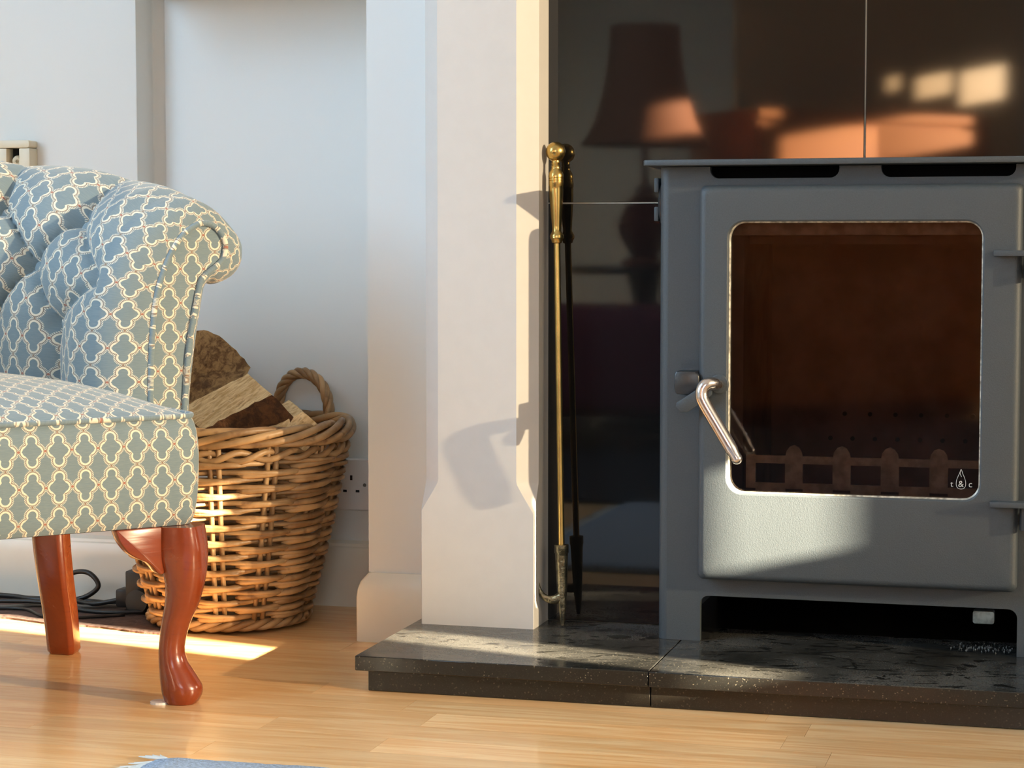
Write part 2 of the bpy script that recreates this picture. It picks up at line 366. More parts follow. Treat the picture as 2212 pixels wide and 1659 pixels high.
# added sheet, unseen: its gaps put low sun patches on the furniture behind
GAPS = []
def back_gap(x, y, z):
    k = 1.985 - x; return y - k * 0.2527, z + k * 0.2269
def gap(x0, y0, zz0, x1, y1, zz1, dz=0.0):
    """rectangle in the curtain that lights the patch from (x0,y0) to (x1,y1) between heights zz0 and zz1"""
    a = back_gap(x0, y0, zz0); b_ = back_gap(x1, y1, zz1)
    k0, k1 = sorted((a[0], b_[0])); GAPS.append((k0, k1, min(a[1], b_[1]), max(a[1], b_[1])))
pl = lambda x: -2.13 - .75 * (x + .55)
for xa, xb, za, zb in ((-.80, -.76, 1.15, 1.215), (-.70, -.575, 1.125, 1.235), (-.545, -.385, 1.105, 1.27)):
    gap(xa, pl(xa) - .085, za, xb, pl(xb) - .085, zb)
sb = lambda x: -1.33 - .98 * (x + .69)
gap(-.99, sb(-.99), .93, -.40, sb(-.40), .93)
GAPS[-1] = (GAPS[-1][0], GAPS[-1][1], .93 + .2269 * 2.675 - .05, .93 + .2269 * 2.675 + .09)
GAPS.append((-1.79, -1.37, 1.675, 1.785))
lo = min(g[0] for g in GAPS); print('gaps', GAPS)
c = wall_holes('sun_mask', 'x', 1.985, 0.004, -3.19, -1.25, 0.35, 2.3, GAPS, M['sun_mask'], kind=None)
tag(c, 'brown sheet with gaps added over the far window to shape the sun behind the viewer', 'sun_mask')

# floor: strip parquet, every strip near the hearth a plank of its own
fl = struct('floor', (-2.7, 2.1, -3.3, 3.35, -0.05, -0.010), M['subfloor'])
PW = 0.0705
rnd = random.Random(3)
def plank_rows(ya, yb, xa, xb):
    y = ya
    while y < yb - 1e-6:
        x = xa - rnd.random() * 0.5
        while x < xb:
            L = rnd.choice([.36, .45, .52, .61, .7]); yield max(x, xa), min(x + L, xb), y, min(y + PW, yb); x += L
        y += PW
PM = {}
for a, b_, c0, d0 in plank_rows(1.95, 3.30, -2.6, 0.6):
    if b_ - a < .03: continue
    L = round(b_ - a, 3); Wd = round(d0 - c0, 4)
    if (L, Wd) not in PM:
        PM[(L, Wd)] = MB().box(-L / 2 + .0002, L / 2 - .0002, -Wd / 2 + .0002, Wd / 2 - .0002, -.010, 0).mesh('plank'); PM[(L, Wd)].materials.append(M['floor'])
    o = bpy.data.objects.new('plank', PM[(L, Wd)]); COL.objects.link(o); o.parent = fl
    o.location = ((a + b_) / 2, (c0 + d0) / 2, 0)
mb = MB()
for a, b_, c0, d0 in list(plank_rows(-3.19, 1.95, -2.6, 2.0)) + list(plank_rows(1.95, 3.24, .6, 2.0)):
    mb.box(a + .0003, b_ - .0003, c0 + .0003, d0 - .0003, -.010, 0)
mb.build('planks', M['floor'], fl, kind='stuff')

# skirtings
def skirting(name, x0, x1, yface, yback, h, mat):
    """square-edged board with a rounded ogee top, running along x"""
    d = yback - yface
    prof = [(yback, 0), (yface, 0), (yface, h * .62)] + [(yface + d * (1 - math.cos(a)) * .45, h * .62 + h * .30 * math.sin(a)) for a in (.4, .8, 1.2, 1.57)] + [(yface + d * .55, h * .96), (yback, h)]
    m = MB(); m.loft([[(x, p[0], p[1]) for p in prof] for x in (x0, x1)]); return m.build(name, mat, kind='structure', smooth=30)
skirting('baseboard_alcove', -1.495, -1.06, 3.228, YW, 0.108, M['trim'])
skirting('baseboard_left', -2.6, -1.497, 3.168, YS, 0.108, M['trim'])
# plinth block of skirting round the foot of the chimney breast
prof = [(0, 0), (0, .066), (.0015, .080), (.005, .090), (.010, .097), (.0155, .1035)]
m = MB(); out = []
for o_, z in prof:
    xl, yf = -1.0575 + o_, 2.946 + o_; out.append([(-.9235, yf, z), (xl + .006, yf, z), (xl + .002, yf + .002, z), (xl, yf + .006, z), (xl, 3.226, z), (-1.042, 3.226, z), (-1.042, YB, z), (-.9235, YB, z)])
m.loft(out); m.build('baseboard_breast', M['trim'], kind='structure', smooth=30)
m = MB(); mir = lambda p: (2 * XC - p[0], p[1], p[2])
m.loft([[mir(p) for p in r] for r in out]); m.build('baseboard_breast_right', M['trim'], kind='structure', smooth=30)

# ------------------------------------------------------------------ hearth
he = thing('hearth', 'black polished granite hearth of two courses under the stove', 'hearth', (XC, 2.78, 0))
L0 = Vector((XC, 2.78, 0))
def hb(name, x0, x1, y0, y1, z0, z1, mat, bev=0.001): return box(name, (x0 - L0.x, x1 - L0.x, y0 - L0.y, y1 - L0.y, z0, z1), mat, he, bevel=bev, seg=1)
for a, b_ in ((-.936, -.5360), (-.5352, -.0548), (-.0540, .346)): hb('granite_slab', a, b_, 2.605, 2.9325, .030, .050, M['granite'])
for a, b_ in ((-.9225, -.5360), (-.5352, -.0548), (-.0540, .3325)): hb('plinth_block', a, b_, 2.620, 2.9325, 0.0003, .030, M['plinth'])
hb('back_hearth', -.559, -.031, 2.9330, YW + .018, 0.0003, .0498, M['plinth'], 0)

# black tiles behind the stove, pale grout showing in the 2 mm joints
tp = thing('tile_panel', 'wall of large glossy black tiles with pale grout behind the stove', 'tiles', (XC, YT + .02, 0))
L1 = Vector((XC, YT + .02, 0))
m = MB(); m.box(-.905 - L1.x, -.56 - L1.x, YT + .002 - L1.y, YB - .0005 - L1.y, .05, .66); m.box(-.03 - L1.x, .315 - L1.x, YT + .002 - L1.y, YB - .0005 - L1.y, .05, .66); m.box(-.905 - L1.x, .315 - L1.x, YT + .002 - L1.y, YB - .0005 - L1.y, .66, 1.26)
m.build('grout_bed', M['grout'], tp)
for x0, x1, z0, z1 in ((-.903, -.56, .0505, .6582), (-.03, .313, .0505, .6582), (-.903, -.3012, .6602, 1.258), (-.2992, .313, .6602, 1.258)):
    box('black_tile', (x0 - L1.x, x1 - L1.x, YT - L1.y, YT + .012 - L1.y, z0, z1), M['tile'], tp, bevel=.0006, seg=1)

# ------------------------------------------------------------------ stone surround
su = thing('fireplace_surround', 'pale limestone fireplace surround with stop-chamfered legs', 'fireplace', (XC, 2.88, 0.05))
YF, YK, A = 2.853, 2.9335, .0262
def pillar(sgn):
    x0, x1 = (-.9225, -.7533) if sgn < 0 else (2 * XC + .7533, 2 * XC + .9225)
    rings = []
    def ring(a, z): return [(x0 + a - XC, YF - 2.88, z), (x1 - a - XC, YF - 2.88, z), (x1 - XC, YF + a - 2.88, z), (x1 - XC, YK - 2.88, z), (x0 - XC, YK - 2.88, z), (x0 - XC, YF + a - 2.88, z)]
    for a, z in ((.0012, .0), (.0012, .166), (.004, .171), (.010, .181), (.018, .194), (A - .001, .207), (A, .212), (A, 1.02)): rings.append(ring(a, z))
    MB().loft(rings).build('pillar', M['stone'], su, smooth=25)
pillar(-1); pillar(1)
# hidden infill between the leg and the breast, then lintel and shelf above the picture
for x0, x1 in ((-.9225, -.9045), (2 * XC + .9045, 2 * XC + .9225)): box('return_strip', (x0 - XC, x1 - XC, YK - 2.88, YB - .001 - 2.88, 0, 1.02), M['stone'], su)
box('lintel', (-.9225 - XC, .3325 - XC, YF - 2.88, YK - 2.88, 1.02, 1.17), M['stone'], su, bevel=.003)
box('mantel_shelf', (-.99 - XC, .40 - XC, YF - .07 - 2.88, YK - 2.88, 1.17, 1.20), M['stone'], su, bevel=.006)

# ------------------------------------------------------------------ wood-burning stove
st = thing('wood_stove', 'charcoal grey wood-burning stove with a glass door on the black hearth', 'stove', (XC, 2.83, .05))
S0 = Vector((XC, 2.83, .05))
def sx_(x): return x - S0.x
def sbox(name, x0, x1, y0, y1, z0, z1, mat, parent=st, bevel=0.0, seg=2):
    return box(name, (x0 - S0.x, x1 - S0.x, y0 - S0.y, y1 - S0.y, z0 - S0.z, z1 - S0.z), mat, parent, bevel=bevel, seg=seg)
def mirx(poly): return poly + [(2 * XC - x, z) for x, z in reversed(poly)]
def arc(cx, cz, r, a0, a1, n=5): return [(cx + r * math.cos(math.radians(a0 + (a1 - a0) * i / n)), cz + r * math.sin(math.radians(a0 + (a1 - a0) * i / n))) for i in range(n + 1)]
# front plate: feet, arched ash opening below, two notched slots under the top plate
half = [(-.556, .0502), (-.509, .0502)] + arc(-.497, .102, .012, 180, 90)
half2 = half + [(XC, .114)]
top = [(XC, .7055)] + [(-.3229, .7055)] + arc(-.3349, .7015, .012, 0, -90) + arc(-.4865, .7015, .012, -90, -180) + [(-.4985, .7055), (-.556, .7055)]
L = [(x, z) for x, z in half2 + [(XC, .245), (-.475, .245), (-.475, .645), (XC, .645)] + top]
poly_l = L; poly_r = [(2 * XC - x, z) for x, z in reversed(L)]
fp = MB()
for P in (poly_l, poly_r):
    fp.loft([[(x - S0.x, 2.830 - S0.y, z - S0.z) for x, z in P], [(x - S0.x, 2.842 - S0.y, z - S0.z) for x, z in P]])
fp.build('front_plate', M['stove'], st)
# rolled corner returns on both sides of the front plate, running back to the tiles
for sg in (1, -1):
    m = MB(); pts = [(-.556, 2.830)] + [(-.556 - .013 * math.sin(math.radians(a)), 2.843 - .013 * math.cos(math.radians(a))) for a in (15, 30, 45, 60, 75, 90)] + [(-.569, 2.932), (-.560, 2.932), (-.560, 2.846), (-.556, 2.842)]
    if sg < 0: pts = [(2 * XC - x, y) for x, y in pts]
    m.loft([[(x - S0.x, y - S0.y, z - S0.z) for x, y in pts] for z in (.0502, .7055)])
    m.build('side_panel', M['stove'], st, smooth=30)
sbox('slot_backing', -.545, -.045, 2.856, 2.86, .665, .705, M['stove_in'])
tp_poly = [(-.587 + .012, 2.797), (-.587 + .003, 2.800), (-.587, 2.809), (-.587, 2.9325)]
tp_poly = tp_poly + [(2 * XC - x, y) for x, y in reversed(tp_poly)]
prism([(x - S0.x, y - S0.y) for x, y in tp_poly], 'z', .7065 - S0.z, .7145 - S0.z).build('top_plate', M['stove'], st, bevel=.0012, seg=2)
# round side cover with two lugs on the left flank
m = MB(); m.lathe([(.001, 0), (.034, 0), (.034, .004), (.028, .007), (.001, .007)], 28, (-.5692 - S0.x, 2.885 - S0.y, .656 - S0.z), (-1, 0, 0)); m.build('side_cover', M['blacksteel'], st, smooth=30)
for z in (.632, .672): sbox('lug', -.583, -.5765, 2.862, 2.905, z, z + .020, M['stove'], bevel=.0015)

# firebox
sbox('firebox_floor', -.53, -.06, 2.846, 3.20, .225, .235, M['brick'])
sbox('ash_drawer', -.5, -.09, 2.87, 3.15, .118, .222, M['stove_in'])
sbox('firebox_roof', -.55, -.04, 2.846, 3.20, .652, .66, M['stove_in'])
bk = sbox('back_brick', -.53, -.06, 3.13, 3.16, .235, .652, M['brick'])
for x, z in [(-.345 + .0375 * i, .347) for i in range(6)] + [(-.366 + .033 * i, .310) for i in range(7)]:
    MB().lathe([(.001, 0), (.0034, 0), (.0034, .004), (.001, .004)], 10, (x - S0.x, 3.1262 - S0.y, z - S0.z), (0, 1, 0)).build('air_hole', M['dark'], bk)
for sg in (1, -1):
    f = lambda x: (x if sg > 0 else 2 * XC - x) - S0.x
    prism([(f(-.55), 2.85 - S0.y), (f(-.462), 2.90 - S0.y), (f(-.455), 3.128 - S0.y), (f(-.55), 3.128 - S0.y)], 'z', .235 - S0.z, .652 - S0.z).build('side_brick', M['brick'], st)
sbox('baffle', -.455, -.135, 2.90, 3.12, .60, .612, M['brick'])
sbox('air_bar', -.50, -.09, 2.850, 2.862, .612, .640, M['fence'], bevel=.003)
# log guard with five windows and rounded tabs between them
lg = MB(); yy0, yy1 = 2.866 - S0.y, 2.872 - S0.y
xs = [-.418 + .0655 * i for i in range(5)]; wn = .041
edges = [-.452] + [v for x in xs for v in (x - wn / 2, x + wn / 2)] + [-.138 + .01]
for i in range(0, len(edges), 2):
    a, b_ = edges[i], edges[i + 1]; top_z = .322 if 0 < i < len(edges) - 2 else .309
    pts = [(a, .262), (b_, .262), (b_, .306)] + ([((a + b_) / 2 + (b_ - a) * .5 * math.cos(q), .306 + .017 * math.sin(q)) for q in (.5, 1.0, 1.57, 2.1, 2.6)] if top_z > .31 else [(b_, .309), (a, .309)]) + [(a, .306)]
    lg.loft([[(x - S0.x, y, z - S0.z) for x, z in pts] for y in (yy0, yy1)])
for x in xs:
    lg.box(x - wn / 2 - S0.x, x + wn / 2 - S0.x, yy0, yy1, .255 - S0.z, .270 - S0.z); lg.box(x - wn / 2 - S0.x, x + wn / 2 - S0.x, yy0, yy1, .297 - S0.z, .308 - S0.z)
lg.box(-.455 - S0.x, -.135 - S0.x, yy0, yy1 + .02, .235 - S0.z, .2555 - S0.z)
lg.build('log_guard', M['fence'], st)

# door, with its window opening lofted as one rounded frame
dn = 7
def dring(x0, x1, z0, z1, r, y): return [(x - S0.x, y - S0.y, z - S0.z) for x, z in rrect(x0, x1, z0, z1, r, dn)]
X0, X1, Z0, Z1 = -.5083, -.0817, .1405, .6795
gx0, gx1, gz0, gz1 = -.4676, -.1312, .2612, .6305
rs = [dring(gx0, gx1, gz0, gz1, .022, 2.826)]
rs += [dring(X0 + .004, X1 - .004, Z0 + .004, Z1 - .004, .006, 2.8285)]
rs += [dring(X0, X1, Z0, Z1, .007, 2.824)]
for a in (0, 18, 36, 54, 72, 90):
    k = math.radians(a); o_ = .010 * (1 - math.cos(k)); rs.append(dring(X0 + o_, X1 - o_, Z0 + o_, Z1 - o_, .009, 2.810 - .010 * math.sin(k)))
rs += [dring(gx0 - .002, gx1 + .002, gz0 - .002, gz1 + .002, .024, 2.800), dring(gx0, gx1, gz0, gz1, .022, 2.8015), dring(gx0, gx1, gz0, gz1, .022, 2.826)]
dm = MB(); dm.loft(rs, cap=False); door = dm.build('door', M['stove'], st, smooth=35)
rm = MB(); rm.loft([dring(gx0 - .0001, gx1 + .0001, gz0 - .0001, gz1 + .0001, .0221, 2.8075), dring(gx0 + .0018, gx1 - .0018, gz0 + .0018, gz1 - .0018, .0202, 2.809), dring(gx0 + .0018, gx1 - .0018, gz0 + .0018, gz1 - .0018, .0202, 2.814)], cap=False)
rm.build('glass_seal', M['rim'], door, smooth=30)
t = NT('stove_glass'); tr = t.n('ShaderNodeBsdfTransparent'); tr.inputs[0].default_value = (.84, .76, .72, 1); gl = t.n('ShaderNodeBsdfGlossy'); gl.inputs['Roughness'].default_value = .05
fr = t.n('ShaderNodeFresnel'); fr.inputs[0].default_value = 1.62; mx = t.n('ShaderNodeMixShader'); t.t.links.new(fr.outputs[0], mx.inputs[0]); t.t.links.new(tr.outputs[0], mx.inputs[1]); t.t.links.new(gl.outputs[0], mx.inputs[2]); t.t.links.new(mx.outputs[0], t.out.inputs[0])
gm = MB(); gm.loft([dring(gx0 - .006, gx1 + .006, gz0 - .006, gz1 + .006, .02, 2.814), dring(gx0 - .006, gx1 + .006, gz0 - .006, gz1 + .006, .02, 2.818)])
glass = gm.build('glass_pane', t.mat, door)
def glyph(ch, size, x, z, y, mat, parent):
    cu = bpy.data.curves.new('letter', 'FONT'); cu.body = ch; cu.size = size; cu.extrude = .00005; cu.align_x = 'CENTER'
    tmp = bpy.data.objects.new('tmp', cu); COL.objects.link(tmp); bpy.context.view_layer.update()
    me = bpy.data.meshes.new_from_object(tmp.evaluated_get(bpy.context.evaluated_depsgraph_get())); bpy.data.objects.remove(tmp)
    o = link('letter', me, mat, parent); o.rotation_euler = (PI / 2, 0, 0); o.location = (x - S0.x, y - S0.y, z - S0.z); return o
for ch, px, s_ in (('t', -.1680, .0115), ('&', -.1560, .0120), ('c', -.1437, .0120)):
    o = glyph(ch, s_, px, .2780, 2.8137, M['print'], glass)
path = [(-.1560, .3015), (-.1583, .2955), (-.1612, .2885), (-.1622, .2815), (-.1604, .2768), (-.1560, .2752), (-.1516, .2768), (-.1498, .2815), (-.1508, .2885), (-.1537, .2955), (-.1560, .3015), (-.1572, .2960), (-.1553, .2915)]
path = cr(path, 4); MB().tube([(x - S0.x, 2.8136 - S0.y, z - S0.z) for x, z in path], .00035, 5).build('flame_outline', M['print'], glass)

# handle: steel rod cranked out of the door, plus black latch and striker
hp = [(-.4790, 2.800, .4100), (-.4795, 2.786, .4105), (-.4830, 2.773, .4125), (-.4890, 2.766, .4125), (-.4945, 2.7635, .4070), (-.4960, 2.7625, .3980), (-.4925, 2.762, .3870), (-.4700, 2.761, .3500), (-.4475, 2.760, .3130)]
hp = cr(hp, 6); n_ = len(hp); rr = [.0078 if i < 10 else (.0090 if i < n_ - 2 else .0075) for i in range(n_)]
m = MB(); m.tube([tuple(p - np.array(S0)) for p in hp], rr, 14); m.sphere(tuple(hp[-1] - np.array(S0)), .0076, 12); m.build('handle', M['steel'], door, smooth=60)
m = MB(); m.lathe([(.001, 0), (.0135, 0), (.0135, .002), (.012, .003), (.001, .003)], 22, (-.4790 - S0.x, 2.8005 - S0.y, .4100 - S0.z), (0, -1, 0)); m.build('handle_rose', M['stove'], door, smooth=30)
lt = MB(); q = [(-.5380, .4270), (-.5120, .4270), (-.5060, .4215), (-.5060, .3990), (-.5100, .3935), (-.5380, .3960), (-.5405, .4050), (-.5405, .4200)]
lt.loft([[(x - S0.x, 2.795 - S0.y, z - S0.z) for x, z in q], [(x - S0.x, 2.831 - S0.y, z - S0.z) for x, z in q]]); lt.build('latch_catch', M['blacksteel'], st, bevel=.002)
q = [(-.5350, .3850), (-.5180, .3960), (-.4960, .4110), (-.4860, .4080), (-.4870, .3960), (-.5010, .3850), (-.5200, .3720), (-.5300, .3720), (-.5365, .3790)]
lt = MB(); lt.loft([[(x - S0.x, 2.786 - S0.y, z - S0.z) for x, z in q], [(x - S0.x, 2.792 - S0.y, z - S0.z) for x, z in q]]); lt.build('latch_arm', M['stove'], door, bevel=.001)

# hinges: flat welded plates with a pin barrel beneath
for z in (.5845, .2555):
    h_ = sbox('hinge_plate', -.1170, -.050, 2.782, 2.812, z, z + .0075, M['stove'], bevel=.0008)
    m = MB(); m.lathe([(.001, -.030), (.009, -.030), (.009, -.001), (.001, -.001)], 16, (-.070 - S0.x, 2.797 - S0.y, z - S0.z)); m.build('hinge_barrel', M['blacksteel'], st, smooth=30)
    sbox('hinge_bracket', -.066, -.050, 2.790, 2.8295, z - .022, z - .008, M['stove'], bevel=.001)
# air lever beneath the body
m = MB(); m.loft([[(x - S0.x, y - S0.y, z - S0.z) for x, z in rrect(-.1405, -.1120, .0870, .1040, .003, 3)] for y in (2.862, 2.884)]); m.build('air_lever', M['zinc'], st, bevel=.0008)
m = MB(); m.box(-.129 - S0.x, -.123 - S0.x, 2.884 - S0.y, 3.0 - S0.y, .093 - S0.z, .098 - S0.z); m.build('lever_rod', M['stove_in'], st)

rr_ = random.Random(11); am = MB()
for i in range(110):
    x = -.125 + rr_.gauss(0, .024); y = 2.880 + rr_.gauss(0, .018); s_ = rr_.uniform(.0006, .0019)
    if not (-.19 < x < -.075 and 2.845 < y < 2.925): continue
    v = [(x + rr_.uniform(-1, 1) * s_, y + rr_.uniform(-1, 1) * s_, .0501 + (k > 3) * s_ * 1.2) for k in range(4)] + [(x, y, .0501 + s_ * 1.3)]
    am.add(v, [(0, 1, 4), (1, 2, 4), (2, 3, 4), (3, 0, 4), (3, 2, 1, 0)])
o = am.build('ash_crumbs', M['ash'], kind='stuff'); tag(o, 'scatter of pale ash crumbs on the hearth beneath the stove', 'ash')

# ------------------------------------------------------------------ brass poker
pk = thing('fire_poker', 'brass-handled fire poker leaning upright against the pale stone leg', 'poker', (-.7190, 2.885, .051))
P0 = Vector((-.7190, 2.885, .051)); tipv = Vector((0, 0, 0)); topv = Vector((-.7355, 2.905, .732)) - P0
ax = topv.normalized(); LEN = topv.length
def along(zt): return ax * zt
def lz(prof, name, mat, n=28): return MB().lathe(prof, n, (0, 0, 0), ax).build(name, mat, pk, smooth=40)
zk = LEN
b1 = [(.0001, zk + .0142)] + [(.0142 * math.sin(math.radians(a)), zk + .0142 * math.cos(math.radians(a))) for a in range(15, 156, 14)] + [(.0060, zk - .0150), (.0066, zk - .0165), (.0058, zk - .0185), (.0068, zk - .0205), (.0062, zk - .0225), (.0075, zk - .0260), (.0100, zk - .0300), (.0110, zk - .0345), (.0108, zk - .0375), (.0102, zk - .0380), (.0108, zk - .0386), (.0108, zk - .0405), (.0102, zk - .0410), (.0108, zk - .0416), (.0108, zk - .0480), (.0100, zk - .0500), (.0102, zk - .0540), (.0098, zk - .0660), (.0082, zk - .0880), (.0068, zk - .1060), (.0064, zk - .1120), (.0074, zk - .1150), (.0092, zk - .1180), (.0102, zk - .1205), (.0096, zk - .1225), (.0100, zk - .1235), (.0080, zk - .1260), (.0072, zk - .1300), (.0050, zk - .1310), (.0001, zk - .1310)]
lz(list(reversed(b1)), 'grip', M['brass'])
lz([(.0001, .1100), (.0047, .1100), (.0047, zk - .1311), (.0001, zk - .1311)], 'shaft', M['brass'], 16)
m = MB(); m.lathe([(.0001, .001), (.0028, .001), (.0040, .010), (.0062, .030), (.0072, .050), (.0082, .075), (.0092, .100), (.0094, .105), (.0104, .106), (.0104, .1175), (.0001, .1178)], 20, (0, 0, 0), ax)
hk = [(0, 0, .044), (-.010, -.002, .0385), (-.020, -.003, .0385), (-.029, -.004, .044), (-.034, -.004, .054), (-.0345, -.004, .062)]
hk = cr(hk, 5); m.tube([tuple(p) for p in hk], [.0075 - .0062 * (i / (len(hk) - 1)) ** 1.3 for i in range(len(hk))], 12, squash=.7)
m.build('iron_hook', M['iron'], pk, smooth=60)

# ------------------------------------------------------------------ wall socket, bracket
so = thing('wall_socket', 'white double wall socket half hidden behind the wicker basket', 'socket', (-1.206, 3.25, .2022))
m = MB(); m.loft([[(x, -.0095 + dy, z) for x, z in rrect(-.073 + e_, .073 - e_, -.043 + e_, .043 - e_, .004, 3)] for e_, dy in ((0, .009), (0, .003), (.002, 0))]); m.build('face_plate', M['plastic'], so, smooth=30)
for cx in (-.037, .037):
    for dx, dz, w_, h_ in ((0, .0115, .004, .0080), (-.0111, -.0105, .0063, .0040), (.0111, -.0105, .0063, .0040)):
        box('pin_slot', (cx + dx - w_ / 2, cx + dx + w_ / 2, -.0100, -.0092, dz - h_ / 2, dz + h_ / 2), M['dark'], so)
for sx2 in (-.0603, .0603):
    MB().lathe([(.0001, 0), (.0030, 0), (.0026, .0012), (.0001, .0012)], 12, (sx2, -.0095, 0), (0, -1, 0)).build('screw', M['grey_rubber'], so)
for cx in (-.0125, .0125): box('switch', (cx - .005, cx + .005, -.0125, -.0094, .015, .032), M['plastic'], so, bevel=.0008)
wb = thing('wall_bracket', 'cream wall bracket with a dark notch and round peg above the armchair', 'bracket', (-1.741, 3.19, .742))
m = MB(); m.loft([[(x, y, z) for x, z in rrect(-.0335, .0335, .0190, .0315, .004, 3)] for y in (-.030, -.0005)]); m.build('cap', M['cream_plastic'], wb, bevel=.001)
for a, b_ in ((-.0335, -.0095), (.0140, .0335)): box('cheek', (a, b_, -.029, -.0005, -.045, .0182), M['cream_plastic'], wb, bevel=.001)
box('notch', (-.0094, .0139, -.006, -.0005, -.045, .0182), M['dark'], wb)
m = MB(); m.lathe([(.0001, 0), (.0075, 0), (.0085, .006), (.0085, .016), (.0060, .020), (.0030, .0200), (.0030, .016), (.0001, .016)], 16, (.0, -.006, .000), (.45, -1, -.2)); m.build('peg', M['cream_plastic'], wb, smooth=30)

# ------------------------------------------------------------------ armchair
CA = math.radians(48.6)
ch = thing('armchair', 'low button-back armchair in blue trellis fabric on mahogany legs', 'armchair', (-1.10 - .28 * math.cos(CA), 2.498 - .28 * math.sin(CA), 0), CA)

def grid(name, P, UV, mat, parent, closed_v=False, smooth=True):
    """P, UV: arrays [n][m][3|2] -> a sheet with a metric UV map"""
    P = np.asarray(P, float); UV = np.asarray(UV, float); n, m_ = P.shape[:2]
    idx = np.arange(n * m_).reshape(n, m_)
    f = np.stack([idx[:-1, :-1], idx[:-1, 1:], idx[1:, 1:], idx[1:, :-1]], -1).reshape(-1, 4)
    me = bpy.data.meshes.new(name); me.from_pydata(P.reshape(-1, 3).tolist(), [], f.tolist())
    ul = me.uv_layers.new(name='uv'); ul.data.foreach_set('uv', UV.reshape(-1, 2)[f.reshape(-1)].reshape(-1))
    return link(name, me, mat, parent, smooth=smooth)

BP = [(.205, .30), (.203, .38), (.203, .45), (.208, .50), (.217, .545), (.232, .585), (.25, .615), (.27, .636), (.303, .658), (.339, .668), (.367, .660), (.390, .646), (.412, .624), (.426, .605), (.429, .588), (.425, .569), (.410, .553), (.387, .544), (.372, .546), (.363, .535), (.36, .515), (.352, .463), (.343, .40), (.337, .32), (.333, .238)]
FP = [(.273, .30), (.273, .38), (.275, .45), (.279, .50), (.285, .535), (.293, .560), (.303, .583), (.314, .601), (.327, .616), (.345, .627), (.358, .629), (.370, .625), (.379, .617), (.385, .607), (.387, .598), (.386, .588), (.381, .577), (.372, .569), (.363, .563), (.354, .555), (.347, .541), (.331, .463), (.325, .40), (.319, .32), (.316, .238)]
NB = 10
prof = cr(BP, NB); fprof = cr(FP, NB)
po, pz = prof[:, 0] - .205, prof[:, 1]
arcL = np.r_[0, np.cumsum(np.hypot(*np.diff(prof, axis=0).T))]
q = np.linspace(0, PI / 2, 401); PPx = .205 * np.abs(np.cos(q)) ** (2 / 2.3); PPy = .21 + .25 * np.abs(np.sin(q)) ** (2 / 2.3)
PLn = np.r_[0, np.cumsum(np.hypot(np.diff(PPx), np.diff(PPy)))]; SM = PLn[-1]
A_S = [-.06, .018, .109, .163, .22, .2705, .32, SM]; A_A = [-1.0, -.5, 0, .5, 1, 1.5, 2, 2.5]
ROWS = (.325, .25, .18)
def plan_pt(s):
    x, y = np.interp(s, PLn, PPx), np.interp(s, PLn, PPy)
    x1, y1 = np.interp(max(s - .004, 0), PLn, PPx), np.interp(max(s - .004, 0), PLn, PPy)
    x2, y2 = np.interp(min(s + .004, SM), PLn, PPx), np.interp(min(s + .004, SM), PLn, PPy)
    if s > SM - .004: x2, y2 = -np.interp(2 * SM - s - .004, PLn, PPx), np.interp(2 * SM - s - .004, PLn, PPy)
    l = math.hypot(x2 - x1, y2 - y1); return x, y, (y2 - y1) / l, -(x2 - x1) / l
def column(s):
    x, y, nx, ny = plan_pt(s); h = 1 + .21 * math.sin(min(1, s / SM) * PI / 2)
    z = np.where(pz < .37, pz, .37 + (pz - .37) * h)
    return np.stack([x + nx * po, y + ny * po, z], -1)
svals = np.unique(np.r_[np.linspace(0, SM, 170)])
G = [column(s) for s in svals]
US = list(svals)
def mirror_cols(G_, U_):
    g = list(G_) + [c * np.array([-1, 1, 1]) for c in reversed(G_[:-1])]; u = list(U_) + [2 * SM - x for x in reversed(U_[:-1])]
    return np.array(g), np.array(u)
G, US = mirror_cols(G, US)
dS = np.gradient(G, axis=0); dT = np.gradient(G, axis=1); Nn = np.cross(dT, dS); Nn /= np.linalg.norm(Nn, axis=2, keepdims=True) + 1e-9
# the normal should face the sitter on the inner wall
mid = len(US) // 2
if Nn[mid, 3 * NB][1] > 0: Nn = -Nn
sf = np.minimum(US, 2 * SM - US); aa = np.interp(sf, A_S, A_A)[:, None]; tt = arcL[None, :]
bb = np.clip((tt - .325) / .145, -1, 0)
hh = (np.abs(np.sin(PI * (aa + bb)) * np.sin(PI * (aa - bb)))) ** .30
fade_t = np.clip((.47 - tt) / .12, 0, 1) * np.clip((tt - .04) / .05, 0, 1); fade_t = fade_t * fade_t * (3 - 2 * fade_t)
fs = np.clip((sf[:, None] + .0) / .03, 0, 1)
left = np.clip((aa + .62) / .12, 0, 1)
disp = (-.021 + .035 * (1 - (1 - hh) * left)) * fade_t * fs + 0.0
btn = []
for k, a0 in enumerate((0, 1, 2)):
    s_ = np.interp(a0, A_A, A_S)
    for row in (.325, .18): btn.append((s_, row))
for a0 in (-.5, .5, 1.5, 2.5): btn.append((np.interp(a0, A_A, A_S), .25))
btn = btn + [(2 * SM - s_, r_) for s_, r_ in btn if s_ < SM - .01]
for s_, r_ in btn:
    d2 = ((US[:, None] - s_) ** 2 + (tt - r_) ** 2); disp -= .013 * np.exp(-d2 / (2 * .011 ** 2)) * (1 if min(s_, 2 * SM - s_) > .03 else .6)
GD = G + Nn * disp[..., None]
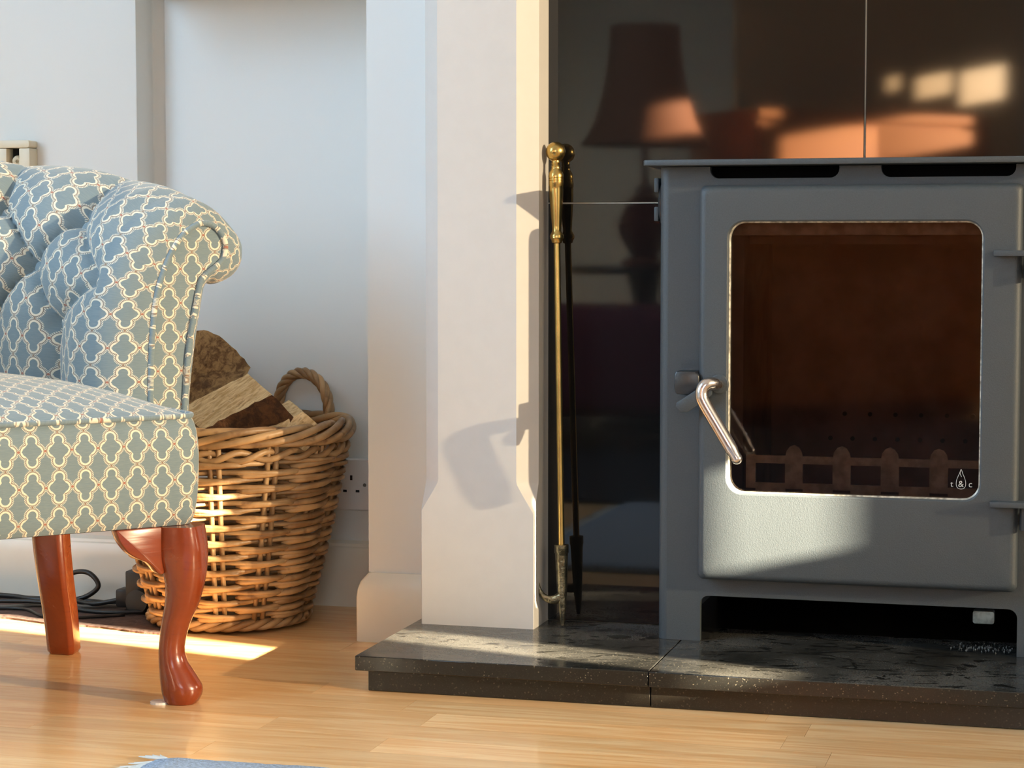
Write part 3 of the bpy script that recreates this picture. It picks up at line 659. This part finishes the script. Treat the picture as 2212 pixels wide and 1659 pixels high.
# rounded front ends that run from the body outline to the facing outline
endr = []
for a in np.linspace(0, PI / 2, 9)[1:]:
    k = 1 - math.cos(a); y = .21 - .045 * math.sin(a)
    col_ = np.stack([prof[:, 0] * (1 - k) + fprof[:, 0] * k, np.full(len(prof), y), prof[:, 1] * (1 - k) + fprof[:, 1] * k], -1); endr.append((col_, -.012 * math.sin(a) - .055 * k))
pre = [c for c, u in reversed(endr)]; preu = [u for c, u in reversed(endr)]
GA = np.concatenate([np.array(pre), GD, np.array([c * np.array([-1, 1, 1]) for c, u in endr])]); UA = np.r_[preu, US, [2 * SM - u for c, u in endr]]
UV = np.stack(np.broadcast_arrays(UA[:, None], tt), -1)
back = grid('buttoned_back', GA, UV, M['fabric'], ch)
def normal_at(s_, r_):
    i = int(np.argmin(np.abs(US - s_))); j = int(np.argmin(np.abs(arcL - r_))); return GD[i, j], Nn[i, j]
for s_, r_ in btn:
    p, n_ = normal_at(s_, r_); m = MB(); m.sphere((0, 0, 0), .0105, 12, .55); me_o = m.build('button', M['fabric'], back, smooth=True)
    me_o.data.uv_layers.new(name='uv'); me_o.rotation_euler = Vector(n_).to_track_quat('Z', 'Y').to_euler(); me_o.location = Vector(p) + Vector(n_) * .003
    uvl = me_o.data.uv_layers['uv'].data; ou = random.random()
    for lp in me_o.data.loops: c_ = me_o.data.vertices[lp.vertex_index].co; uvl[lp.index].uv = (c_.x + ou, c_.y + ou * 2)

def uv_tube(name, path, r, parent, n=8, vflat=.004, mat=None):
    m = MB(); m.tube(path, r, n); o = m.build(name, mat or M['fabric'], parent, smooth=True)
    P_ = np.array(path, float); L_ = np.r_[0, np.cumsum(np.linalg.norm(np.diff(P_, axis=0), axis=1))]
    ul = o.data.uv_layers.new(name='uv').data
    for lp in o.data.loops: i = min(lp.vertex_index // n, len(L_) - 1); ul[lp.index].uv = (L_[i] * .8 + .37, L_[i] * .6 + (lp.vertex_index % n) * vflat / n)
    return o
for sg in (1, -1):
    me = bpy.data.meshes.new('arm_facing'); vs = [(sg * x, .1665, z) for x, z in fprof]
    cen = [(sg * x, .1635, z) for x, z in (fprof[3 * NB:8 * NB:NB] * .5 + fprof[22 * NB:17 * NB:-NB] * .5)]
    me.from_pydata(vs, [], [tuple(range(len(vs)))]); ul = me.uv_layers.new(name='uv').data
    for lp in me.loops: c_ = me.vertices[lp.vertex_index].co; ul[lp.index].uv = (c_.x * sg + .008, c_.z + .012)
    fc = link('arm_facing', me, M['fabric'], ch)
    uv_tube('piping', [(sg * x, .1645, z) for x, z in fprof[9:-6]], .0042, fc)
    uv_tube('seam_line', [(sg * (x * .0 + xx), .1640, zz) for x, (xx, zz) in zip(fprof[:, 0], fprof[9:-6] + np.array([.0, .0]))], .0001, fc, 3, mat=M['seam']) if False else None

# seat: side wall sheet, domed top sheet, piping between
def seat_outline(off, nC=8):
    """plan outline of the seat, starting at the back left, round the front, to the back right"""
    hw, r = .28, .032; pts = []
    def sidex(y): return hw + .012 * math.sin(min(1, y / .45) * PI)
    for y in np.linspace(.45, r, 16): pts.append((-(sidex(y) - off), y))
    for k in range(1, nC + 1): a = PI + PI / 2 * k / nC; pts.append((-(hw - r) + (r - off) * math.cos(a), r + (r - off) * math.sin(a)))
    for x in np.linspace(-(hw - r), hw - r, 24)[1:-1]: pts.append((x, off))
    for k in range(0, nC): a = 1.5 * PI + PI / 2 * k / nC; pts.append(((hw - r) + (r - off) * math.cos(a), r + (r - off) * math.sin(a)))
    for y in np.linspace(r, .45, 16): pts.append((sidex(y) - off, y))
    return np.array(pts)
zs = [(.2355, .013), (.240, .009), (.250, .0055), (.270, .0025), (.295, .0005), (.325, 0), (.345, .001), (.358, .003), (.368, .0062), (.374, .0095), (.3765, .0125)]
O0 = seat_outline(.003); Lo = np.r_[0, np.cumsum(np.hypot(*np.diff(O0, axis=0).T))]; Lo = Lo - Lo[len(Lo) // 2]
zz = np.r_[0, np.cumsum([math.hypot(zs[i + 1][0] - zs[i][0], zs[i + 1][1] - zs[i][1]) for i in range(len(zs) - 1)])] + .2355
Pw = np.array([[(x, y, z) for x, y in seat_outline(o_)] for z, o_ in zs]); UVw = np.array([[(l, zz[i]) for l in Lo] for i in range(len(zs))])
seat = grid('seat', Pw, UVw, M['fabric'], ch)
# domed cushion top
nx_, ny_ = 49, 41; Pt = []; UVt = []
for j in range(ny_):
    v = j / (ny_ - 1); row = []; ur = []
    for i in range(nx_):
        u = -1 + 2 * i / (nx_ - 1)
        y = .0125 + v * .4375; cornr = .030
        hwx = .2680 + .012 * math.sin(min(1, y / .45) * PI)
        if y < .0125 + cornr: hwx = .2680 - cornr + math.sqrt(max(0, cornr ** 2 - (.0125 + cornr - y) ** 2))
        x = u * hwx
        g = 1 - (max(0, .27 - y) / .2575) ** 2.3; fx = 1 - abs(u) ** 3.0
        z = .3765 + .040 * fx * g + .008 * (max(0, fx * g)) ** .25
        row.append((x, y, z)); ur.append((x, .3765 + .003 + (y - .0125) * 1.03))
    Pt.append(row); UVt.append(ur)
grid('seat_top', Pt, UVt, M['fabric'], ch)
pip = [(x, y, .3772) for x, y in seat_outline(.0095)]
uv_tube('piping', pip[4:-4], .0036, seat)
m = MB(); m.loft([[(x, y, .2345) for x, y in seat_outline(.016)], [(x, y, .2362) for x, y in seat_outline(.0125)]]); m.build('dust_cover', M['lining'], ch)

# cabriole front legs: stations (height, left px-width metres ...) about the diagonal knee line
LEG = [(0.2350, 0.0129, 0.0270, 0.0300, 3.40), (0.2080, 0.0147, 0.0300, 0.0310, 3.00), (0.1900, 0.0153, 0.0300, 0.0310, 2.60), (0.1730, 0.0171, 0.0276, 0.0290, 2.30), (0.1540, 0.0165, 0.0249, 0.0265, 2.10), (0.1300, 0.0122, 0.0222, 0.0235, 2.00), (0.1050, 0.0037, 0.0189, 0.0205, 2.00), (0.0740, -0.0021, 0.0168, 0.0185, 2.00), (0.0550, -0.0006, 0.0186, 0.0195, 2.00), (0.0430, 0.0037, 0.0222, 0.0215, 2.00), (0.0330, 0.0073, 0.0252, 0.0235, 2.00), (0.0230, 0.0107, 0.0273, 0.0250, 2.05), (0.0140, 0.0116, 0.0267, 0.0245, 2.10), (0.0070, 0.0113, 0.0240, 0.0230, 2.20), (0.0020, 0.0107, 0.0216, 0.0215, 2.20), (0.0000, 0.0104, 0.0198, 0.0200, 2.20)]
def spow(c, p): return math.copysign(abs(c) ** p, c)
for sg in (1, -1):
    m = MB(); rings = []
    Z_ = cr([(a[0], a[1], a[2], a[3], a[4]) for a in LEG], 3)
    bx, by = .2415, .0265
    for z, c_, w_, d_, e_ in Z_:
        z = max(0, z); r_ = []
        for k in range(28):
            a = 2 * PI * k / 28; p_ = c_ + w_ * spow(math.cos(a), 2 / e_); q_ = d_ * spow(math.sin(a), 2 / e_)
            x = bx + (p_ + q_) * .7071; y = by + (-p_ + q_) * .7071; r_.append((sg * x, y, z))
        rings.append(r_)
    m.loft(rings); lg_ = m.build('front_leg', M['maho'], ch, smooth=50)
    # shaped ear brackets either side of the knee
    ear = [(.1575, .2350), (.1590, .2290), (.1640, .2180), (.1740, .2050), (.1860, .1965), (.2000, .1900), (.2080, .1830), (.2160, .1740), (.2260, .1800), (.2350, .2350)]
    ear = cr(ear, 3)
    m = MB(); m.loft([[(sg * x, y, z) for x, z in ear] for y in (.0095, .0300)]); m.build('ear_bracket', M['maho'], lg_, bevel=.002)
    m = MB(); m.loft([[(sg * x, (.28 - q0) + .006, z) for q0, z in ear] for x in (.2480, .2700)]); m.build('ear_bracket', M['maho'], lg_, bevel=.002)
    # felt pad under the foot
    # square sabre back leg set on the diagonal
    m = MB(); rings = []
    cen = cr([(.213, .392, .2345), (.2130, .389, .180), (.221, .396, .120), (.2345, .412, .060), (.2440, .425, .0045)], 5)
    for i, (x, y, z) in enumerate(cen):
        h_ = .0305 - .0045 * i / (len(cen) - 1); r_ = []; c_ = h_ * .30
        for a, b__ in ((0, -1), (1, 0), (0, 1), (-1, 0)):
            t_ = (-b__, a) if True else 0
            r_.append((a * h_ * 1.25 - (-b__) * c_ * 0 - (1 if a == 0 else 0) * c_ * (-1 if b__ < 0 else 1) * -1 * -1, 0, 0)) if False else None
        s_ = h_ * .98
        octo = [(s_ - c_, -s_), (s_, -s_ + c_), (s_, s_ - c_), (s_ - c_, s_), (-s_ + c_, s_), (-s_, s_ - c_), (-s_, -s_ + c_), (-s_ + c_, -s_)]
        for u_, v_ in octo:
            r_.append((sg * (x + (u_ + v_) * .7071 * .78), y + (-u_ + v_) * .7071 * .98, z))
        rings.append([p for p in r_ if p])
    last = rings[-1]; cx_ = sum(p[0] for p in last) / 8; cy_ = sum(p[1] for p in last) / 8
    rings.append([((p[0] - cx_) * .86 + cx_, (p[1] - cy_) * .86 + cy_, 0.0) for p in last])
    m.loft(rings); m.build('rear_leg', M['maho'], ch, bevel=.0012)
    MB().lathe([(.0001, 0), (.013, 0), (.013, .003), (.0001, .003)], 18, (sg * .2235, .030, 0)).build('glide', M['plastic'], lg_) if sg > 0 else None

# ------------------------------------------------------------------ wicker log basket
BX, BY = -1.309, 3.055
bk_ = thing('log_basket', 'round brown wicker log basket with hooped handles beside the armchair', 'basket', (BX, BY, .0032))
def brad(z): return float(np.interp(z, [0, .04, .107, .18, .26, .31, .33], [.118, .1275, .146, .1625, .181, .1885, .190]))
rb = random.Random(5); NST = 13; NROW = 21; Z0b, Z1b = .022, .262
for k in range(NST):
    a0 = 2 * PI * (k + .35) / NST
    for j in (-1, 1):
        m = MB(); pts = []
        for z in np.linspace(.006, .30, 9):
            r_ = brad(z) - .0008; a = a0 + j * .0068 / r_; pts.append((r_ * math.cos(a), r_ * math.sin(a), z))
        m.tube(pts, .0043, 6); m.build('stake', M['wicker'], bk_, smooth=True)
row_z = [Z0b + (Z1b - Z0b) * (i / (NROW - 1)) for i in range(NROW)]
for i, z0 in enumerate(row_z):
    m = MB(); span = 2
    for k in range(0, NST):                       # tapered rods, each over one stake and under the next
        if (k + i) % 2 and k != NST - 1: continue
        a_s = 2 * PI * (k + .35 - .62) / NST; pts = []; rad = []; nseg = 26; ln = 3.15
        zt = z0 + rb.uniform(-.0012, .0012)
        for q_ in range(nseg + 1):
            t_ = q_ / nseg; st_ = -.62 + ln * t_; a = 2 * PI * (k + .35 + st_) / NST
            wv = math.cos(PI * st_)                # outside over its first stake, inside behind the next
            off = .0068 * wv + (.0035 * t_)
            r_ = brad(z0) + off; pts.append((r_ * math.cos(a), r_ * math.sin(a), zt + .0045 * math.sin(PI * t_ * 1.0 - .3) + rb.uniform(-.0004, .0004)))
            rad.append(.0056 * (1 - .42 * t_) if q_ else .0022)
        rad[-1] = .0015; m.tube(pts, rad, 6)
    m.build('weaver', M['wicker'], bk_, smooth=True)
def rope_ring(name, z, rr0, nstr, turns, rs, rad, zs=1.0, jitter=.0):
    for s_ in range(nstr):
        pts = []; N_ = 130; ph = 2 * PI * s_ / nstr
        for q_ in range(N_):
            a = 2 * PI * q_ / N_; w_ = turns * a + ph
            r_ = rr0 + rs * math.cos(w_); pts.append((r_ * math.cos(a), r_ * math.sin(a), z + zs * rs * math.sin(w_) + jitter * math.sin(a * 7 + s_)))
        m = MB(); m.tube(pts, rad, 7, loop=True); m.build(name, M['wicker'], bk_, smooth=True)
rope_ring('border_rod', .3065, .187, 5, 4, .0105, .0060, 1.15, .0016)
rope_ring('border_rod', .278, .1845, 2, 13, .0055, .0052, 1.2, .001)
rope_ring('foot_rod', .0105, .1225, 3, 10, .0055, .0050, .85)
MB().lathe([(.0001, .004), (.118, .004), (.118, .009), (.0001, .009)], 40).build('basket_base', M['wicker'], bk_)
# rope-twist hoop handles at the two sides
def hoop(ax_ang, tilt=0.0):
    """hoop standing on the rim, its chord tangent to the rim at angle ax_ang"""
    cx, cy = .178 * math.cos(ax_ang), .178 * math.sin(ax_ang); tx, ty = -math.sin(ax_ang), math.cos(ax_ang)
    base = [(-.052, -.045), (-.055, -.010), (-.056, .025), (-.048, .056), (-.027, .077), (0, .0845), (.027, .078), (.047, .058), (.056, .028), (.055, -.010), (.052, -.045)]
    ctr = cr(base, 9); parent = None
    P3 = [Vector((cx + tx * u_, cy + ty * u_, .300 + v_)) for u_, v_ in ctr]
    nrm = Vector((math.cos(ax_ang), math.sin(ax_ang), 0)); n_ = len(P3)
    for s_ in range(4):
        pts = []
        for i_, p_ in enumerate(P3):
            tn = (P3[min(n_ - 1, i_ + 1)] - P3[max(0, i_ - 1)]).normalized(); bn = tn.cross(nrm); w_ = 2 * PI * (s_ / 4 + i_ / n_ * 4.2)
            pts.append(p_ + (nrm * math.cos(w_) + bn * math.sin(w_)) * .0050)
        m = MB(); m.tube(pts, .0049, 7); o = m.build('handle_rod', M['wicker'], bk_, smooth=True)
hoop(math.radians(69)); hoop(math.radians(249))

# ------------------------------------------------------------------ logs in the basket
def log(label, front, shift, mats, roughn=.0022, cat='log', n_div=7):
    """front: outline (x, y, z) of the visible end; shift: vector to the far end. mats: (end, side list)"""
    c = Vector((sum(p[0] for p in front) / len(front), sum(p[1] for p in front) / len(front), sum(p[2] for p in front) / len(front)))
    m = MB(); rg = random.Random(len(front) * 7); dense = []; seg = []
    for i in range(len(front)):
        a, b__ = Vector(front[i]), Vector(front[(i + 1) % len(front)]); k = max(2, int((b__ - a).length / .010))
        for j in range(k): dense.append(a.lerp(b__, j / k)); seg.append(i)
    D = Vector(shift); rings = []
    jit = [Vector((rg.uniform(-1, 1), rg.uniform(-1, 1), rg.uniform(-1, 1))) * roughn * .6 for _ in dense]
    for q_ in range(n_div + 1):
        rings.append([tuple(p - c + D * (q_ / n_div) + jit[i] + Vector((rg.uniform(-1, 1), rg.uniform(-1, 1), rg.uniform(-1, 1))) * roughn * .3) for i, p in enumerate(dense)])
    n_ = len(dense); m.loft(rings, cap=False)
    for q_ in range(n_div):
        for i in range(n_): m.m[q_ * n_ + i] = mats[1][seg[i]]
    # ends, filled in three inset rings for relief
    for end, ring in ((0, rings[0]), (1, rings[-1])):
        cc = sum((Vector(p) for p in ring), Vector()) / n_; prev = ring; R_ = [ring]
        for f_ in (.72, .42, .15): R_.append([tuple(cc.lerp(Vector(p), f_) + Vector((rg.uniform(-1, 1), rg.uniform(-1, 1), rg.uniform(-1, 1))) * roughn * .5) for p in ring])
        b0 = len(m.f); m.loft(R_, cap=False); m.m[b0:] = [mats[0]] * (len(m.f) - b0); m.add(R_[-1], [tuple(range(n_))], mats[0])
    o = m.build('log', [M['bark'], M['split'], M['bark2']], smooth=38); o.location = c; return tag(o, label, cat, 'split logs in the wicker basket')
log('large quarter log with a dark weathered face, topmost in the basket', [(p_[0] * 1.022, p_[1] * 1.022, .6 + (p_[2] - .6) * 1.022) for p_ in [(-1.392, 3.060, .452), (-1.370, 3.052, .462), (-1.342, 3.040, .4655), (-1.311, 3.030, .456), (-1.272, 3.018, .4275), (-1.250, 3.010, .4080), (-1.2625, 3.000, .3900), (-1.300, 2.985, .3640), (-1.368, 2.985, .3250), (-1.405, 3.0, .320)]],
    (-.05, .08, -.03), (0, [0, 0, 0, 0, 0, 1, 1, 1, 1, 0]))
log('split log with a pale grained face and dark sawn end in the basket', [(-1.1940, 2.9560, .3720), (-1.1610, 2.9650, .3370), (-1.2000, 2.9600, .2900), (-1.3100, 2.9350, .2750), (-1.3300, 2.9350, .2850), (-1.3020, 2.9380, .3150)],
    (-.072, .078, .026), (2, [1, 0, 0, 0, 0, 1]))
log('small pale split log low at the right side of the basket', [(-1.1520, 2.975, .3440), (-1.1280, 2.990, .3200), (-1.1450, 2.975, .2850), (-1.2020, 2.930, .2850), (-1.2120, 2.930, .3060)],
    (-.05, .07, .012), (1, [1, 1, 1, 1, 1]))

# ------------------------------------------------------------------ floor clutter: matting, cables, adapter, rug
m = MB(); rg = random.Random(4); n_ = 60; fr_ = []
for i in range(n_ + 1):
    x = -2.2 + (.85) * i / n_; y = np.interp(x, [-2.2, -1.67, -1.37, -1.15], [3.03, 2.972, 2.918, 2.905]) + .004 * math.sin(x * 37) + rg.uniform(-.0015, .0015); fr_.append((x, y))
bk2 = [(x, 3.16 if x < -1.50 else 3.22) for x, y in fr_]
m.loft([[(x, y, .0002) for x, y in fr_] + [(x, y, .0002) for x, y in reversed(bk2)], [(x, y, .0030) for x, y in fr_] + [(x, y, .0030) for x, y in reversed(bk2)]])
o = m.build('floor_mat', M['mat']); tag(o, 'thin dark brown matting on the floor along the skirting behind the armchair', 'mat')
def cable(label, pts, r, mat='rubber'):
    p = cr(pts, 8); m = MB(); m.tube([tuple(q_) for q_ in p], r, 8); o = m.build('cable', M[mat], smooth=True); return tag(o, label, 'cable', 'cables on the matting behind the armchair')
cable('black cable with an upright loop behind the rear chair leg', [(-2.0, 3.125, .012), (-1.75, 3.110, .013), (-1.68, 3.10, .011), (-1.625, 3.105, .010), (-1.590, 3.110, .017), (-1.567, 3.112, .036), (-1.585, 3.115, .056), (-1.615, 3.118, .055), (-1.640, 3.118, .036), (-1.61, 3.100, .016), (-1.565, 3.085, .011), (-1.515, 3.085, .020), (-1.493, 3.085, .026)], .0042)
cable('black cable running straight along the matting nearest the wall', [(-2.0, 3.150, .007), (-1.80, 3.140, .007), (-1.70, 3.130, .007), (-1.60, 3.130, .007), (-1.54, 3.120, .007), (-1.49, 3.115, .012)], .0036)
cable('thin grey cable lying among the black ones', [(-2.0, 3.06, .006), (-1.74, 3.040, .006), (-1.66, 3.075, .006), (-1.60, 3.078, .006), (-1.55, 3.09, .0065), (-1.50, 3.100, .008)], .0030, 'grey_rubber')
cable('black cable nearest the sunlit strip of floor', [(-2.0, 3.01, .007), (-1.74, 3.052, .013), (-1.64, 3.062, .0135), (-1.56, 3.045, .007), (-1.50, 3.040, .007), (-1.455, 3.05, .010)], .0036)
cable('thin black cable sagging toward the front of the matting', [(-1.72, 3.03, .006), (-1.66, 3.035, .006), (-1.60, 2.985, .006), (-1.54, 2.990, .006), (-1.48, 3.03, .006)], .0026)
ad = thing('power_adapter', 'black plug and adapter block on the floor against the basket', 'adapter', (-1.478, 3.085, .003))
box('upright_block', (-.018, .022, -.020, .028, 0, .068), M['rubber'], ad, bevel=.003)
box('plug_body', (-.040, -.019, -.012, .018, .006, .036), M['rubber'], ad, bevel=.004)
m = MB(); m.lathe([(.0001, 0), (.017, 0), (.019, .004), (.019, .016), (.0001, .018)], 20, (.010, -.0215, .020), (0, -1, .1)); m.build('round_cap', M['rubber'], ad, smooth=30)

rg_ = thing('rug', 'pale blue woollen rug with a white yarn fringe at its corner', 'rug', (-.75, 1.70, 0))
m = MB(); nn = 40; tp_ = []; rr2 = random.Random(8)
outl = rrect(-.285, .285, -.47, .472, .022, 5)
outl = [p for p in outl]
dense = []
for i in range(len(outl)):
    a, b__ = outl[i], outl[(i + 1) % len(outl)]; L_ = math.hypot(b__[0] - a[0], b__[1] - a[1]); k = max(1, int(L_ / .012))
    for j in range(k): dense.append((a[0] + (b__[0] - a[0]) * j / k, a[1] + (b__[1] - a[1]) * j / k))
R_ = []
for f_, z in ((.998, 0.0003), (1.0, .004), (.995, .009), (.985, .0125), (.9, .0130), (.5, .0130)): R_.append([(x * f_ + rr2.uniform(-.0012, .0012), y * f_ + rr2.uniform(-.0012, .0012), z + rr2.uniform(0, .0014) * (z > .008)) for x, y in dense])
m.loft(R_); m.build('pile', M['rug'], rg_, smooth=60)
m = MB()
for i in range(170):
    y = -.46 + .925 * i / 169; L_ = rr2.uniform(.028, .045); a = rr2.uniform(-.4, .4)
    m.tube([(-.278, y, .007), (-.292, y + .002 * math.sin(a), .006), (-.285 - L_ * .6, y + L_ * .5 * math.sin(a), .0035), (-.285 - L_, y + L_ * math.sin(a), .0022)], [.0018, .0016, .0014, .0006], 5)
for a in (.55, .8, 1.05, 1.3): m.tube([(-.268, .455, .009), (-.276, .475, .008), (-.283 - .02 * math.cos(a), .478 + .02 * math.sin(a) * .6, .006), (-.290 - .036 * math.cos(a), .480 + .030 * math.sin(a), .0035)], [.0026, .0024, .002, .0006], 5)
o = m.build('fringe', M['fringe'], rg_, kind='stuff', smooth=True)
rg_.rotation_euler = (0, 0, math.radians(1.0)); rg_.location = (-.727, 1.705, 0)

# ------------------------------------------------------------------ behind the viewer: what the black tiles mirror
M['shade'] = simple('dark_red_lampshade', lin(150, 92, 62), 0.8)
M['urn'] = simple('oxblood_glazed_ceramic', lin(110, 40, 28), 0.2)
M['darkwood'] = simple('dark_table_wood', lin(44, 32, 26), 0.4)
M['orange'] = m_wood('orange_pine', lin(186, 108, 52), lin(198, 122, 62), lin(160, 82, 28), rough=0.65, coat=0.0)
M['plum'] = simple('plum_upholstery', lin(110, 40, 62), 0.85)
M['door_paint'] = simple('warm_cream_door_paint', lin(205, 170, 128), 0.5)
lm = thing('table_lamp', 'table lamp with a flared dark red shade behind the viewer', 'lamp', (-1.375, -.73, .52))
MB().lathe([(.0001, 0), (.075, 0), (.075, .015), (.04, .03), (.085, .09), (.095, .14), (.06, .20), (.03, .23), (.03, .25), (.012, .26), (.012, .45), (.0001, .45)], 28).build('base', M['urn'], lm, smooth=40)
sp_ = [(.207, .385), (.185, .415), (.160, .470), (.140, .54), (.125, .62), (.115, .70), (.112, .765)]
MB().lathe(sp_ + [(r_ - .002, z) for r_, z in reversed(sp_)] + [sp_[0]], 40).build('lamp_shade', M['shade'], lm, smooth=30)
tb = thing('side_table', 'dark round side table under the red-shaded lamp', 'table', (-1.375, -.73, 0))
MB().lathe([(.0001, .495), (.24, .495), (.25, .505), (.25, .519), (.0001, .519)], 32).build('table_top', M['darkwood'], tb, smooth=30)
MB().lathe([(.0001, 0), (.17, 0), (.16, .02), (.03, .06), (.025, .25), (.04, .42), (.06, .4945), (.0001, .4945)], 24).build('pedestal', M['darkwood'], tb, smooth=40)
ps = thing('footstool', 'plum upholstered footstool in front of the lamp table', 'footstool', (-1.40, -.12, 0))
box('cushion', (-.36, .36, -.26, .26, .10, .41), M['plum'], ps, bevel=.05, seg=4)
for x in (-.28, .28):
    for y in (-.19, .19): box('leg', (x - .02, x + .02, y - .02, y + .02, 0, .101), M['darkwood'], ps)
sbd = thing('sideboard', 'orange pine sideboard standing at an angle behind the viewer', 'sideboard', (-.69, -1.33, 0), math.radians(-44.4))
box('carcass', (-.50, .50, -.40, -.012, .06, 1.00), M['orange'], sbd, bevel=.004)
box('top_board', (-.50, .50, -.41, .004, 1.0005, 1.035), M['orange'], sbd, bevel=.004)
for a, b_ in ((-.49, -.003), (.003, .49)):
    d_ = box('door', (a, b_, -.0115, .004, .08, .985), M['orange'], sbd, bevel=.002)
    MB().sphere(((a + b_) / 2 + (.19 if a < -.1 else -.19), .020, .60), .014, 12).build('knob', M['brass'], d_, smooth=True)
box('base_plinth', (-.48, .48, -.38, -.03, 0, .0595), M['darkwood'], sbd)
# cream panelled door standing open at an angle
dr = thing('door_1', 'cream painted door standing open behind the sideboard', 'door', (-.735, -2.04, 0), math.radians(-36.9))
box('door_leaf', (-.62, .62, -.035, 0, .005, 2.05), M['door_paint'], dr, bevel=.002)
MB().lathe([(.0001, 0), (.010, 0), (.010, .03), (.024, .045), (.024, .06), (.0001, .066)], 16, (-.54, 0.0005, 1.0), (0, 1, 0)).build('door_handle', M['brass'], dr, smooth=40)

dg = box('dark_rug', (-1.2, 1.2, -1.0, 1.75, 0.0003, .010), simple('navy_rug_wool', lin(30, 32, 40), 0.95), bevel=.003)
dg.location = (-1.25, -.55, 0); tag(dg, 'dark navy rug on the boards under the footstool and side table', 'rug')
for o in bpy.data.objects:
    if o.parent is None and o.name in ('table_lamp', 'side_table', 'footstool', 'sideboard'): o.location.z += .0105
